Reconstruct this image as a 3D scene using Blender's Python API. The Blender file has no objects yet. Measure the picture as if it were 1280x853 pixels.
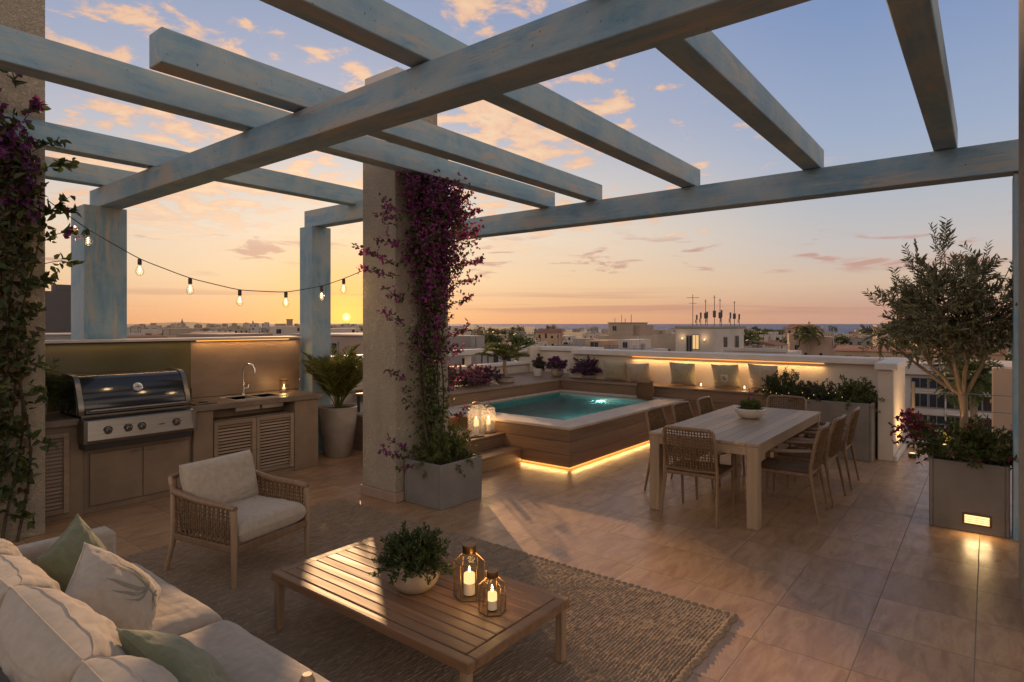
import bpy, math, random
import numpy as np
from mathutils import Vector, Matrix
random.seed(7); RNG = np.random.default_rng(11)
S = bpy.context.scene
COL = S.collection
R = math.radians
# ------------------------------------------------------------------ camera
F = 756.0; CX = 640.0; HY = 405.0; EYE = 1.8
YAW = math.atan(595/756)
FW = (math.cos(YAW), math.sin(YAW)); RT = (math.sin(YAW), -math.cos(YAW))
cam_d = bpy.data.cameras.new('camera'); cam = bpy.data.objects.new('camera', cam_d); COL.objects.link(cam)
cam.location = (0, 0, EYE); cam.rotation_euler = (R(90), 0, YAW - R(90))
cam_d.sensor_width = 36; cam_d.lens = F/1280*36; cam_d.shift_y = -(426.5-HY)/1280
cam_d.clip_start = 0.05; cam_d.clip_end = 90000
S.camera = cam
S.view_settings.view_transform = 'Standard'; S.view_settings.look = 'None'
S.view_settings.exposure = 0.0; S.view_settings.gamma = 1.0; S.view_settings.use_curve_mapping = False
S.render.engine = 'CYCLES'
S.cycles.use_denoising = True; S.cycles.max_bounces = 7; S.cycles.transparent_max_bounces = 16
S.cycles.sample_clamp_indirect = 3.0; S.cycles.sample_clamp_direct = 12.0; S.cycles.caustics_reflective = False; S.cycles.caustics_refractive = False
# direction in which the sun stands (over the town, left of the middle)
SUN_EL = R(13.5)
_l = (433-CX)/F
_sx, _sy = FW[0]+_l*RT[0], FW[1]+_l*RT[1]
SUN_AZ = math.atan2(_sx, _sy)
_n = math.hypot(_sx, _sy); SX, SY = _sx/_n, _sy/_n

def srgb(r, g, b):
    f = lambda c: (c/255/12.92) if c/255 <= .04045 else ((c/255+.055)/1.055)**2.4
    return (f(r), f(g), f(b), 1)

class NT:
    """a short hand for wiring nodes"""
    def __init__(s, tree): s.t = tree
    def n(s, kind, **kw):
        nd = s.t.nodes.new(kind)
        for k, v in kw.items(): setattr(nd, k, v)
        return nd
    def link(s, a, b): s.t.links.new(a, b)
    def put(s, sock, v):
        if hasattr(v, 'is_output') or isinstance(v, bpy.types.NodeSocket): s.link(v, sock)
        else: sock.default_value = v
    def math(s, op, a, b=0.0, c=0.0, clamp=False):
        nd = s.n('ShaderNodeMath', operation=op, use_clamp=clamp)
        for i, v in enumerate((a, b, c)): s.put(nd.inputs[i], v)
        return nd.outputs[0]
    def ramp(s, fac, stops, interp='LINEAR'):
        nd = s.n('ShaderNodeValToRGB'); cr = nd.color_ramp; cr.interpolation = interp
        while len(cr.elements) < len(stops): cr.elements.new(0.5)
        for e, (p, c) in zip(cr.elements, stops):
            e.position = p; e.color = c if len(c) == 4 else (*c, 1)
        s.put(nd.inputs[0], fac); return nd.outputs[0]
    def mix(s, fac, a, b, blend='MIX'):
        nd = s.n('ShaderNodeMix', data_type='RGBA', blend_type=blend)
        s.put(nd.inputs[0], fac); s.put(nd.inputs[6], a); s.put(nd.inputs[7], b)
        return nd.outputs[2]
    def maprange(s, v, a, b, c=0.0, d=1.0, interp='LINEAR'):
        nd = s.n('ShaderNodeMapRange', interpolation_type=interp)
        for i, x in enumerate((v, a, b, c, d)): s.put(nd.inputs[i], x)
        return nd.outputs[0]
    def noise(s, vec, scale, detail=4, rough=.55, dist=0.0):
        nd = s.n('ShaderNodeTexNoise')
        if vec is not None: s.link(vec, nd.inputs['Vector'])
        nd.inputs['Scale'].default_value = scale; nd.inputs['Detail'].default_value = detail
        nd.inputs['Roughness'].default_value = rough; nd.inputs['Distortion'].default_value = dist
        return nd.outputs[0]
    def comb(s, x, y, z):
        nd = s.n('ShaderNodeCombineXYZ')
        for i, v in enumerate((x, y, z)): s.put(nd.inputs[i], v)
        return nd.outputs[0]
# ------------------------------------------------------------------ sky
def make_world():
    w = bpy.data.worlds.new('World'); S.world = w; w.use_nodes = True
    t = w.node_tree; t.nodes.clear(); N = NT(t)
    tc = N.n('ShaderNodeTexCoord').outputs['Generated']
    sep = N.n('ShaderNodeSeparateXYZ'); N.link(tc, sep.inputs[0]); x, y, z = sep.outputs
    hor = N.math('SQRT', N.math('ADD', N.math('MULTIPLY', x, x), N.math('ADD', N.math('MULTIPLY', y, y), 1e-6)))
    caz = N.math('DIVIDE', N.math('ADD', N.math('MULTIPLY', x, SX), N.math('MULTIPLY', y, SY)), hor)
    zz = N.math('MAXIMUM', z, 0.0)
    away = N.ramp(zz, [(0, srgb(198,152,134)), (.025, srgb(204,160,140)), (.06, srgb(216,186,162)), (.11, srgb(202,192,188)),
                       (.17, srgb(186,188,194)), (.26, srgb(162,176,202)), (.42, srgb(130,152,194)), (1, srgb(96,102,124))])
    near = N.ramp(zz, [(0, srgb(220,152,112)), (.025, srgb(228,172,130)), (.07, srgb(238,200,160)), (.14, srgb(236,214,190)),
                       (.22, srgb(212,204,200)), (.31, srgb(178,182,200)), (.45, srgb(148,162,194)), (1, srgb(96,102,124))])
    sky = N.mix(N.maprange(caz, .70, .97, 0, 1, 'SMOOTHSTEP'), away, near)
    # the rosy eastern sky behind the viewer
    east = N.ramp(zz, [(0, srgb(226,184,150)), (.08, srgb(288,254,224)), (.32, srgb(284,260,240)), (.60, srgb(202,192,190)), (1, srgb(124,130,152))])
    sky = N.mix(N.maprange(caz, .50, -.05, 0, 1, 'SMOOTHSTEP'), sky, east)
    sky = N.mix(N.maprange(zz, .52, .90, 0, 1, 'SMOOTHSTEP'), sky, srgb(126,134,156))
    # glow round the low sun and its disc
    d = Vector((SX, SY, math.tan(R(0.62)))).normalized()
    dp = N.n('ShaderNodeVectorMath', operation='DOT_PRODUCT'); N.link(tc, dp.inputs[0]); dp.inputs[1].default_value = d
    dot = dp.outputs['Value']
    g1 = N.math('POWER', N.math('MAXIMUM', dot, 0.0), 150.0)
    g2 = N.math('POWER', N.math('MAXIMUM', dot, 0.0), 1500.0)
    sky = N.mix(N.math('MULTIPLY', g1, .85), sky, srgb(255,180,70))
    sky = N.mix(N.math('MULTIPLY', g2, .9), sky, srgb(255,206,80))
    disc = N.maprange(dot, math.cos(R(.38)), math.cos(R(.12)))
    # clouds: puffy ones high on the sun side, thin streaks low over the sea
    zc = N.math('ADD', zz, .10)
    px, py = N.math('DIVIDE', x, zc), N.math('DIVIDE', y, zc)
    p = N.comb(px, py, 0.0)
    n1 = N.noise(p, 6.2, 9, .60, .3)
    big = N.noise(p, 1.1, 3, .5)
    side = N.maprange(caz, .80, .975, 0, 1, 'SMOOTHSTEP')
    th = N.math('ADD', N.math('MULTIPLY', n1, .62), N.math('ADD', N.math('MULTIPLY', big, .42), N.math('MULTIPLY', side, .105)))
    hi = N.math('MULTIPLY', N.maprange(th, .59, .665, 0, 1, 'SMOOTHSTEP'),
                N.math('MULTIPLY', N.maprange(zz, .10, .17), N.maprange(caz, .70, .86)))
    cc = N.ramp(th, [(.56, srgb(214,176,166)), (.65, srgb(244,194,156)), (.73, srgb(252,212,172)), (.84, srgb(212,176,164))])
    sky = N.mix(N.math('MULTIPLY', hi, .92), sky, cc)
    # low streaks
    az = N.math('ARCTAN2', y, x)
    q = N.comb(N.math('MULTIPLY', az, 9.0), N.math('MULTIPLY', zz, 52.0), 2.2)
    n2 = N.noise(q, 1.0, 7, .58, .5)
    band = N.math('MULTIPLY', N.maprange(zz, .068, .085), N.maprange(zz, .155, .115))
    lo = N.math('MULTIPLY', N.maprange(n2, .55, .64, 0, 1, 'SMOOTHSTEP'), band)
    sky = N.mix(N.math('MULTIPLY', lo, .8), sky, srgb(196,146,132))
    q3 = N.comb(N.math('MULTIPLY', az, 1.8), N.math('MULTIPLY', zz, 60.0), 7.7)
    n3 = N.noise(q3, 1.0, 5, .5, .2)
    band3 = N.math('MULTIPLY', N.maprange(zz, .012, .022), N.maprange(zz, .06, .04))
    st = N.math('MULTIPLY', N.maprange(n3, .5, .62, 0, 1, 'SMOOTHSTEP'), band3)
    sky = N.mix(N.math('MULTIPLY', st, .5), sky, srgb(176,118,112))
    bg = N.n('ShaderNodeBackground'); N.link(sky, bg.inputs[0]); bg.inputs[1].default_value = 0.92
    bs = N.n('ShaderNodeBackground'); bs.inputs[0].default_value = (1, .72, .28, 1)
    N.link(N.math('MULTIPLY', disc, 2.2), bs.inputs[1])
    ns = N.n('ShaderNodeTexSky', sky_type='NISHITA', sun_disc=False)
    ns.sun_elevation = SUN_EL; ns.sun_rotation = SUN_AZ
    bn = N.n('ShaderNodeBackground'); N.link(ns.outputs[0], bn.inputs[0]); bn.inputs[1].default_value = 0.006
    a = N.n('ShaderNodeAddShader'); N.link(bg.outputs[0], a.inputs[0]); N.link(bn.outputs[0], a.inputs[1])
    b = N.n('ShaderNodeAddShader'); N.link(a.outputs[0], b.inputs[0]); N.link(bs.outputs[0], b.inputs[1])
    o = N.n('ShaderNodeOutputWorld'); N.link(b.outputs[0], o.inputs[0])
    w.cycles.sampling_method = 'MANUAL'; w.cycles.sample_map_resolution = 1024
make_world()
sl = bpy.data.lights.new('sun', 'SUN'); sun = bpy.data.objects.new('sun', sl); COL.objects.link(sun)
sl.energy = 4.8; sl.angle = R(0.9); sl.color = (1.0, .58, .28)
sun.rotation_euler = (-Vector((SX, SY, math.tan(SUN_EL)))).to_track_quat('-Z', 'Y').to_euler()
# ------------------------------------------------------------------ mesh helper
class MB:
    def __init__(s): s.v = []; s.f = []; s.m = []; s.k = 0
    def add(s, verts, faces, mi=0):
        b = s.k; s.v.extend([tuple(map(float, q)) for q in verts]); s.k += len(verts)
        for fc in faces: s.f.append(tuple(b+i for i in fc)); s.m.append(mi)
        return s
    def box(s, x0, x1, y0, y1, z0, z1, bev=.004, mi=0, M=None):
        hx, hy, hz = abs(x1-x0)/2, abs(y1-y0)/2, abs(z1-z0)/2
        c = Vector(((x0+x1)/2, (y0+y1)/2, (z0+z1)/2))
        b = min(bev, hx*.49, hy*.49, hz*.49)
        vs = []; idx = {}
        for sx in (-1, 1):
            for sy in (-1, 1):
                for sz in (-1, 1):
                    for ax in range(3):
                        p = [sx*(hx-b), sy*(hy-b), sz*(hz-b)]; p[ax] = (sx*hx, sy*hy, sz*hz)[ax]
                        idx[(sx, sy, sz, ax)] = len(vs); vs.append(Vector(p)+c)
        fs = []
        for ax in range(3):
            o1, o2 = [(1, 2), (2, 0), (0, 1)][ax]
            for sg in (-1, 1):
                q = []
                for a_, b_ in ((-1, -1), (1, -1), (1, 1), (-1, 1)):
                    k = [0, 0, 0]; k[ax] = sg; k[o1] = a_; k[o2] = b_; q.append(idx[(*k, ax)])
                fs.append(q if sg > 0 else q[::-1])
        for ax in range(3):
            o1, o2 = [(1, 2), (2, 0), (0, 1)][ax]
            for a_ in (-1, 1):
                for b_ in (-1, 1):
                    k0 = [0, 0, 0]; k0[o1] = a_; k0[o2] = b_; k1 = list(k0); k0[ax] = -1; k1[ax] = 1
                    q = [idx[(*k0, o1)], idx[(*k1, o1)], idx[(*k1, o2)], idx[(*k0, o2)]]
                    fs.append(q if a_*b_ < 0 else q[::-1])
        for sx in (-1, 1):
            for sy in (-1, 1):
                for sz in (-1, 1):
                    q = [idx[(sx, sy, sz, i)] for i in range(3)]
                    fs.append(q if sx*sy*sz > 0 else q[::-1])
        if M is not None: vs = [M @ q for q in vs]
        return s.add(vs, fs, mi)
    def bar(s, p, q, w, h, bev=.003, mi=0, up=(0, 0, 1)):
        """a straight bar of section w x h from p to q"""
        p, q = Vector(p), Vector(q); d = q-p; L = d.length; d.normalize()
        u = Vector(up); sd = d.cross(u)
        if sd.length < 1e-4: sd = d.cross(Vector((0, 1, 0)))
        sd.normalize(); u = sd.cross(d)
        M = Matrix((( d.x, sd.x, u.x, p.x), (d.y, sd.y, u.y, p.y), (d.z, sd.z, u.z, p.z), (0, 0, 0, 1)))
        return s.box(0, L, -w/2, w/2, -h/2, h/2, bev, mi, M)
    def tube(s, pts, r, n=8, mi=0, cap=True):
        pts = [Vector(p) for p in pts]; m = len(pts)
        rr = r if isinstance(r, (list, tuple)) else [r]*m
        vs = []; prev = None
        for i, p in enumerate(pts):
            d = (pts[min(i+1, m-1)]-pts[max(i-1, 0)]).normalized()
            if prev is None:
                a = d.cross(Vector((0, 0, 1)))
                if a.length < .05: a = d.cross(Vector((1, 0, 0)))
            else: a = prev - d*prev.dot(d)
            a.normalize(); prev = a; b = d.cross(a)
            for k in range(n):
                t = 2*math.pi*k/n; vs.append(p+(a*math.cos(t)+b*math.sin(t))*rr[i])
        fs = [(i*n+k, i*n+(k+1) % n, (i+1)*n+(k+1) % n, (i+1)*n+k) for i in range(m-1) for k in range(n)]
        if cap: fs += [tuple(range(n))[::-1], tuple((m-1)*n+k for k in range(n))]
        return s.add(vs, fs, mi)
    def lathe(s, prof, n=32, c=(0, 0, 0), mi=0, cap=True):
        vs = [(c[0]+r*math.cos(2*math.pi*k/n), c[1]+r*math.sin(2*math.pi*k/n), c[2]+z) for r, z in prof for k in range(n)]
        m = len(prof)
        fs = [(i*n+k, i*n+(k+1) % n, (i+1)*n+(k+1) % n, (i+1)*n+k) for i in range(m-1) for k in range(n)]
        if cap: fs += [tuple(range(n))[::-1], tuple((m-1)*n+k for k in range(n))]
        return s.add(vs, fs, mi)
    def prism(s, poly, axis, a0, a1, mi=0, caps=(None, None)):
        """extrude a closed 2-D outline along x, y or z"""
        n = len(poly)
        def P(u, w, t): return {'x': (t, u, w), 'y': (u, t, w), 'z': (u, w, t)}[axis]
        vs = [P(u, w, a0) for u, w in poly]+[P(u, w, a1) for u, w in poly]
        s.add(vs, [(i, (i+1) % n, n+(i+1) % n, n+i) for i in range(n)], mi)
        s.add([P(u, w, a0) for u, w in poly], [tuple(range(n))[::-1]], mi if caps[0] is None else caps[0])
        return s.add([P(u, w, a1) for u, w in poly], [tuple(range(n))], mi if caps[1] is None else caps[1])
    def quad(s, a, b, c, d, mi=0): return s.add([a, b, c, d], [(0, 1, 2, 3)], mi)
    def grid(s, fn, nu, nv, mi=0, wrap=False):
        vs = [fn(i/nu, j/nv) for j in range(nv+1) for i in range(nu+1)]
        fs = [(j*(nu+1)+i, j*(nu+1)+i+1, (j+1)*(nu+1)+i+1, (j+1)*(nu+1)+i) for j in range(nv) for i in range(nu)]
        return s.add(vs, fs, mi)
    def leaves(s, P, D, L, W, mi=0, fold=.18, Nrm=None, simple=False):
        """many leaves: base points P, tip directions D, lengths L, widths W (numpy arrays)"""
        P = np.asarray(P, float); n = len(P)
        if n == 0: return s
        D = np.asarray(D, float); D = D/(np.linalg.norm(D, axis=1, keepdims=True)+1e-9)
        L = np.broadcast_to(np.asarray(L, float), (n,))[:, None]; W = np.broadcast_to(np.asarray(W, float), (n,))[:, None]
        A = RNG.normal(size=(n, 3)) if Nrm is None else np.asarray(Nrm, float)+RNG.normal(size=(n, 3))*.45
        sd = np.cross(D, A); sd /= np.linalg.norm(sd, axis=1, keepdims=True)+1e-9
        up = np.cross(sd, D)
        b = s.k
        if simple:
            V = np.stack([P, P+D*L*.5+sd*W*.5, P+D*L, P+D*L*.5-sd*W*.5], 1).reshape(-1, 3)
            s.v.extend(map(tuple, V.tolist())); s.k += 4*n
            for i in range(n): s.f.append((b+4*i, b+4*i+1, b+4*i+2, b+4*i+3)); s.m.append(mi)
            return s
        u1 = up*W*fold
        V = np.stack([P, P+D*L*.33+sd*W*.5+u1, P+D*L*.7+sd*W*.36+u1*.7-up*L*.04, P+D*L-up*L*.14,
                      P+D*L*.7-sd*W*.36+u1*.7-up*L*.04, P+D*L*.33-sd*W*.5+u1], 1).reshape(-1, 3)
        s.v.extend(map(tuple, V.tolist())); s.k += 6*n
        for i in range(n):
            o = b+6*i
            s.f.append((o, o+1, o+2, o+3)); s.f.append((o, o+3, o+4, o+5)); s.m.append(mi); s.m.append(mi)
        return s
    def build(s, name, mats, parent=None, loc=None, smooth=True, ang=35, **tags):
        me = bpy.data.meshes.new(name); me.from_pydata(s.v, [], s.f)
        ml = mats if isinstance(mats, (list, tuple)) else [mats]
        for m in ml: me.materials.append(m)
        if len(ml) > 1: me.polygons.foreach_set('material_index', s.m)
        me.update()
        if smooth:
            me.polygons.foreach_set('use_smooth', [True]*len(me.polygons))
            try: me.set_sharp_from_angle(angle=R(ang))
            except Exception: pass
        o = bpy.data.objects.new(name, me); COL.objects.link(o)
        if parent is not None: o.parent = parent
        if loc is not None: o.location = loc
        for k, v in tags.items(): o[k] = v
        return o
def thing(name, label, cat, loc=(0, 0, 0), rz=0.0, group=None):
    o = bpy.data.objects.new(name, None); COL.objects.link(o); o.empty_display_size = .1
    o.location = loc; o.rotation_euler = (0, 0, rz); o['label'] = label; o['category'] = cat
    if group: o['group'] = group
    return o
def tag(o, label, cat, group=None):
    o['label'] = label; o['category'] = cat
    if group: o['group'] = group
    return o
def kids(o): return [c for c in o.children]
def dup(root, loc, rz=0.0, label=None, scale=None):
    r = root.copy(); COL.objects.link(r); r.location = loc; r.rotation_euler = (0, 0, rz)
    if scale: r.scale = scale if isinstance(scale, (tuple, list)) else (scale,)*3
    if label: r['label'] = label
    for ch in list(root.children):
        c = ch.copy(); COL.objects.link(c); c.parent = r
        for g in ch.children:
            d = g.copy(); COL.objects.link(d); d.parent = c
    return r
def rayXY(px, Z):
    l = (px-CX)/F; return (Z*(FW[0]+l*RT[0]), Z*(FW[1]+l*RT[1]))
# ------------------------------------------------------------------ materials
def mat(name, c1, c2=None, rough=.6, scale=6, stretch=(1, 1, 1), bump=0.0, bscale=60, bdetail=3, metal=0.0, spec=.5,
        c3=None, c3scale=3, c3th=(.55, .68), detail=5, sheen=0, rvar=0.0, island=0.0, coat=0.0):
    m = bpy.data.materials.new(name); m.use_nodes = True; t = m.node_tree; N = NT(t)
    bs = t.nodes['Principled BSDF']
    tc = N.n('ShaderNodeTexCoord').outputs['Object']
    mp = N.n('ShaderNodeMapping'); N.link(tc, mp.inputs[0]); mp.inputs['Scale'].default_value = stretch
    v = mp.outputs[0]
    c1 = (*c1, 1) if len(c1) == 3 else c1
    col = None
    if c2 is not None:
        c2 = (*c2, 1) if len(c2) == 3 else c2
        n = N.noise(v, scale, detail, .6)
        col = N.mix(N.maprange(n, .36, .64), c1, c2)
        if c3 is not None:
            n3 = N.noise(tc, c3scale, 6, .65)
            col = N.mix(N.maprange(n3, c3th[0], c3th[1]), col, (*c3, 1) if len(c3) == 3 else c3)
        if rvar: N.link(N.maprange(n, .3, .7, rough-rvar, rough+rvar), bs.inputs['Roughness'])
    if island:
        g = N.n('ShaderNodeNewGeometry')
        k = N.maprange(g.outputs['Random Per Island'], 0, 1, 1-island, 1+island)
        hs = N.n('ShaderNodeHueSaturation'); N.link(k, hs.inputs['Value'])
        N.put(hs.inputs['Color'], col if col is not None else c1); col = hs.outputs[0]
    if col is not None: N.link(col, bs.inputs['Base Color'])
    else: bs.inputs['Base Color'].default_value = c1
    if not rvar: bs.inputs['Roughness'].default_value = rough
    bs.inputs['Metallic'].default_value = metal
    bs.inputs['Specular IOR Level'].default_value = spec
    if sheen: bs.inputs['Sheen Weight'].default_value = sheen; bs.inputs['Sheen Roughness'].default_value = .5
    if coat: bs.inputs['Coat Weight'].default_value = coat; bs.inputs['Coat Roughness'].default_value = .06
    if bump:
        bn = N.n('ShaderNodeBump'); bn.inputs['Strength'].default_value = bump; bn.inputs['Distance'].default_value = .01
        N.link(N.noise(v if stretch != (1, 1, 1) else tc, bscale, bdetail, .6), bn.inputs['Height'])
        N.link(bn.outputs[0], bs.inputs['Normal'])
    return m
def leafmat(name, c1, c2, trans=.35, rough=.45):
    m = bpy.data.materials.new(name); m.use_nodes = True; t = m.node_tree; N = NT(t)
    bs = t.nodes['Principled BSDF']; out = t.nodes['Material Output']
    g = N.n('ShaderNodeNewGeometry'); r = g.outputs['Random Per Island']
    col = N.mix(r, (*c1, 1), (*c2, 1)); N.link(col, bs.inputs['Base Color'])
    bs.inputs['Roughness'].default_value = rough; bs.inputs['Specular IOR Level'].default_value = .35
    tr = N.n('ShaderNodeBsdfTranslucent'); N.link(N.mix(1.0, col, (1.0, .95, .5, 1), 'MULTIPLY'), tr.inputs[0])
    mx = N.n('ShaderNodeMixShader'); mx.inputs[0].default_value = trans
    N.link(bs.outputs[0], mx.inputs[1]); N.link(tr.outputs[0], mx.inputs[2]); N.link(mx.outputs[0], out.inputs[0])
    return m
def emit(name, c, s):
    m = bpy.data.materials.new(name); m.use_nodes = True; t = m.node_tree; t.nodes.clear(); N = NT(t)
    e = N.n('ShaderNodeEmission'); e.inputs[0].default_value = (*c, 1); e.inputs[1].default_value = s
    o = N.n('ShaderNodeOutputMaterial'); N.link(e.outputs[0], o.inputs[0]); return m
def thinglass(name, tint=(1, 1, 1), refl=.10):
    m = bpy.data.materials.new(name); m.use_nodes = True; t = m.node_tree; t.nodes.clear(); N = NT(t)
    tr = N.n('ShaderNodeBsdfTransparent'); tr.inputs[0].default_value = (*tint, 1)
    gl = N.n('ShaderNodeBsdfGlossy'); gl.inputs['Roughness'].default_value = .03
    lw = N.n('ShaderNodeLayerWeight'); lw.inputs[0].default_value = .25
    mx = N.n('ShaderNodeMixShader'); N.link(N.maprange(lw.outputs['Fresnel'], 0, 1, refl*.15, .35), mx.inputs[0])
    N.link(tr.outputs[0], mx.inputs[1]); N.link(gl.outputs[0], mx.inputs[2])
    o = N.n('ShaderNodeOutputMaterial'); N.link(mx.outputs[0], o.inputs[0]); return m
def stucco_mat(name, c1, c2):
    m = mat(name, c1, c2, rough=.9, scale=2.2, detail=6); t = m.node_tree; N = NT(t); bs = t.nodes['Principled BSDF']
    tc = N.n('ShaderNodeTexCoord').outputs['Object']
    a = N.noise(tc, 34, 5, .65, 1.6); b = N.noise(tc, 120, 2, .5)
    h = N.math('ADD', N.math('POWER', N.maprange(a, .35, .7), 1.4), N.math('MULTIPLY', b, .5))
    old = bs.inputs['Base Color'].links[0].from_socket
    sp = N.noise(tc, 60, 3, .6, .8); dr = N.n('ShaderNodeMapping'); N.link(tc, dr.inputs[0]); dr.inputs['Scale'].default_value = (5, 5, .5)
    col = N.mix(N.maprange(sp, .42, .62, .35, 0), old, (c2[0]*.55, c2[1]*.53, c2[2]*.5, 1))
    col = N.mix(N.maprange(N.noise(dr.outputs[0], 1.4, 6, .6), .55, .75, 0, .3), col, (c2[0]*.6, c2[1]*.57, c2[2]*.52, 1))
    N.link(col, bs.inputs['Base Color'])
    bn = N.n('ShaderNodeBump'); bn.inputs['Strength'].default_value = 1.0; bn.inputs['Distance'].default_value = .03
    N.link(h, bn.inputs['Height']); N.link(bn.outputs[0], bs.inputs['Normal']); return m
def wood_mat(name, c1, c2, c3, axis='y', rough=.5, k=1.0):
    """wood with grain running along one axis of the object"""
    m = bpy.data.materials.new(name); m.use_nodes = True; t = m.node_tree; N = NT(t); bs = t.nodes['Principled BSDF']
    tc = N.n('ShaderNodeTexCoord').outputs['Object']
    g = N.n('ShaderNodeNewGeometry').outputs['Random Per Island']
    mp = N.n('ShaderNodeMapping'); N.link(tc, mp.inputs[0])
    mp.inputs['Scale'].default_value = {'x': (1.2*k, 26*k, 26*k), 'y': (26*k, 1.2*k, 26*k), 'z': (26*k, 26*k, 1.2*k)}[axis]
    off = N.comb(N.math('MULTIPLY', g, 37.0), N.math('MULTIPLY', g, 91.0), N.math('MULTIPLY', g, 53.0))
    N.link(off, mp.inputs['Location'])
    n = N.noise(mp.outputs[0], 1.0, 6, .62, .6)
    n2 = N.noise(tc, 4, 3, .5)
    col = N.mix(N.maprange(n, .35, .66), (*c1, 1), (*c2, 1))
    col = N.mix(N.maprange(n2, .45, .75, 0, .6), col, (*c3, 1))
    hs = N.n('ShaderNodeHueSaturation'); N.link(N.maprange(g, 0, 1, .82, 1.14), hs.inputs['Value']); N.link(col, hs.inputs['Color'])
    N.link(hs.outputs[0], bs.inputs['Base Color'])
    N.link(N.maprange(n, .3, .7, rough-.08, rough+.12), bs.inputs['Roughness'])
    bn = N.n('ShaderNodeBump'); bn.inputs['Strength'].default_value = .25; bn.inputs['Distance'].default_value = .004
    N.link(n, bn.inputs['Height']); N.link(bn.outputs[0], bs.inputs['Normal']); return m
def tile_mat():
    m = bpy.data.materials.new('terracotta_stone_tile'); m.use_nodes = True; t = m.node_tree; N = NT(t); bs = t.nodes['Principled BSDF']
    tc = N.n('ShaderNodeTexCoord').outputs['Object']
    sep = N.n('ShaderNodeSeparateXYZ'); N.link(tc, sep.inputs[0])
    ux = N.math('DIVIDE', N.math('SUBTRACT', sep.outputs[0], 4.09-5.3), .53)
    uy = N.math('DIVIDE', N.math('SUBTRACT', sep.outputs[1], .056-5.03), .503)
    def edge(u):
        f = N.math('FRACT', u); return N.math('MINIMUM', f, N.math('SUBTRACT', 1.0, f))
    e = N.math('MINIMUM', N.math('MULTIPLY', edge(ux), .53), N.math('MULTIPLY', edge(uy), .503))
    grout = N.maprange(e, .0022, .0042, 1, 0)
    cell = N.comb(N.math('FLOOR', ux), N.math('FLOOR', uy), 0.0)
    wn = N.n('ShaderNodeTexWhiteNoise', noise_dimensions='3D'); N.link(cell, wn.inputs['Vector'])
    mp = N.n('ShaderNodeMapping'); N.link(tc, mp.inputs[0]); mp.inputs['Scale'].default_value = (2.2, 9.0, 1)
    mp.inputs['Rotation'].default_value = (0, 0, R(-52))
    N.link(N.comb(N.math('MULTIPLY', wn.outputs['Value'], 30.0), 0.0, 0.0), mp.inputs['Location'])
    n = N.noise(mp.outputs[0], 1.3, 7, .62, .7); n2 = N.noise(tc, 1.1, 4, .5); n4 = N.noise(tc, 5.0, 5, .6); n5 = N.noise(mp.outputs[0], 14.0, 5, .7)
    col = N.ramp(n, [(.28, (.235, .125, .056)), (.45, (.36, .203, .098)), (.58, (.45, .275, .145)), (.72, (.32, .18, .087))])
    col = N.mix(N.maprange(n2, .4, .7, 0, .45), col, (.36, .235, .165, 1))
    col = N.mix(N.maprange(n5, .45, .75, 0, .28), col, (.19, .105, .05, 1))
    hs = N.n('ShaderNodeHueSaturation'); N.link(col, hs.inputs['Color'])
    N.link(N.maprange(wn.outputs['Value'], 0, 1, .86, 1.1), hs.inputs['Value'])
    col = N.mix(grout, hs.outputs[0], (.20, .15, .11, 1))
    N.link(col, bs.inputs['Base Color'])
    ro = N.math('ADD', N.maprange(n4, .3, .7, .27, .46), N.math('MULTIPLY', grout, .4))
    N.link(ro, bs.inputs['Roughness']); bs.inputs['Specular IOR Level'].default_value = .5
    h = N.math('ADD', N.math('ADD', N.math('MULTIPLY', n, .35), N.math('MULTIPLY', n5, .3)), N.math('MULTIPLY', grout, -1.0))
    bn = N.n('ShaderNodeBump'); bn.inputs['Strength'].default_value = .35; bn.inputs['Distance'].default_value = .005
    N.link(h, bn.inputs['Height']); N.link(bn.outputs[0], bs.inputs['Normal']); return m
M = {}
M['tile'] = tile_mat()
M['stucco'] = stucco_mat('rough_stucco', (.77, .67, .52), (.65, .555, .43))
M['plaster'] = mat('cream_plaster', (.60, .52, .43), (.52, .44, .36), rough=.85, scale=1.6, bump=.25, bscale=90, c3=(.42, .35, .28), c3scale=1.3, c3th=(.6, .8))
M['cap'] = mat('pale_stone_cap', (.62, .57, .52), (.54, .49, .44), rough=.6, scale=3, bump=.15, bscale=70)
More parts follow.
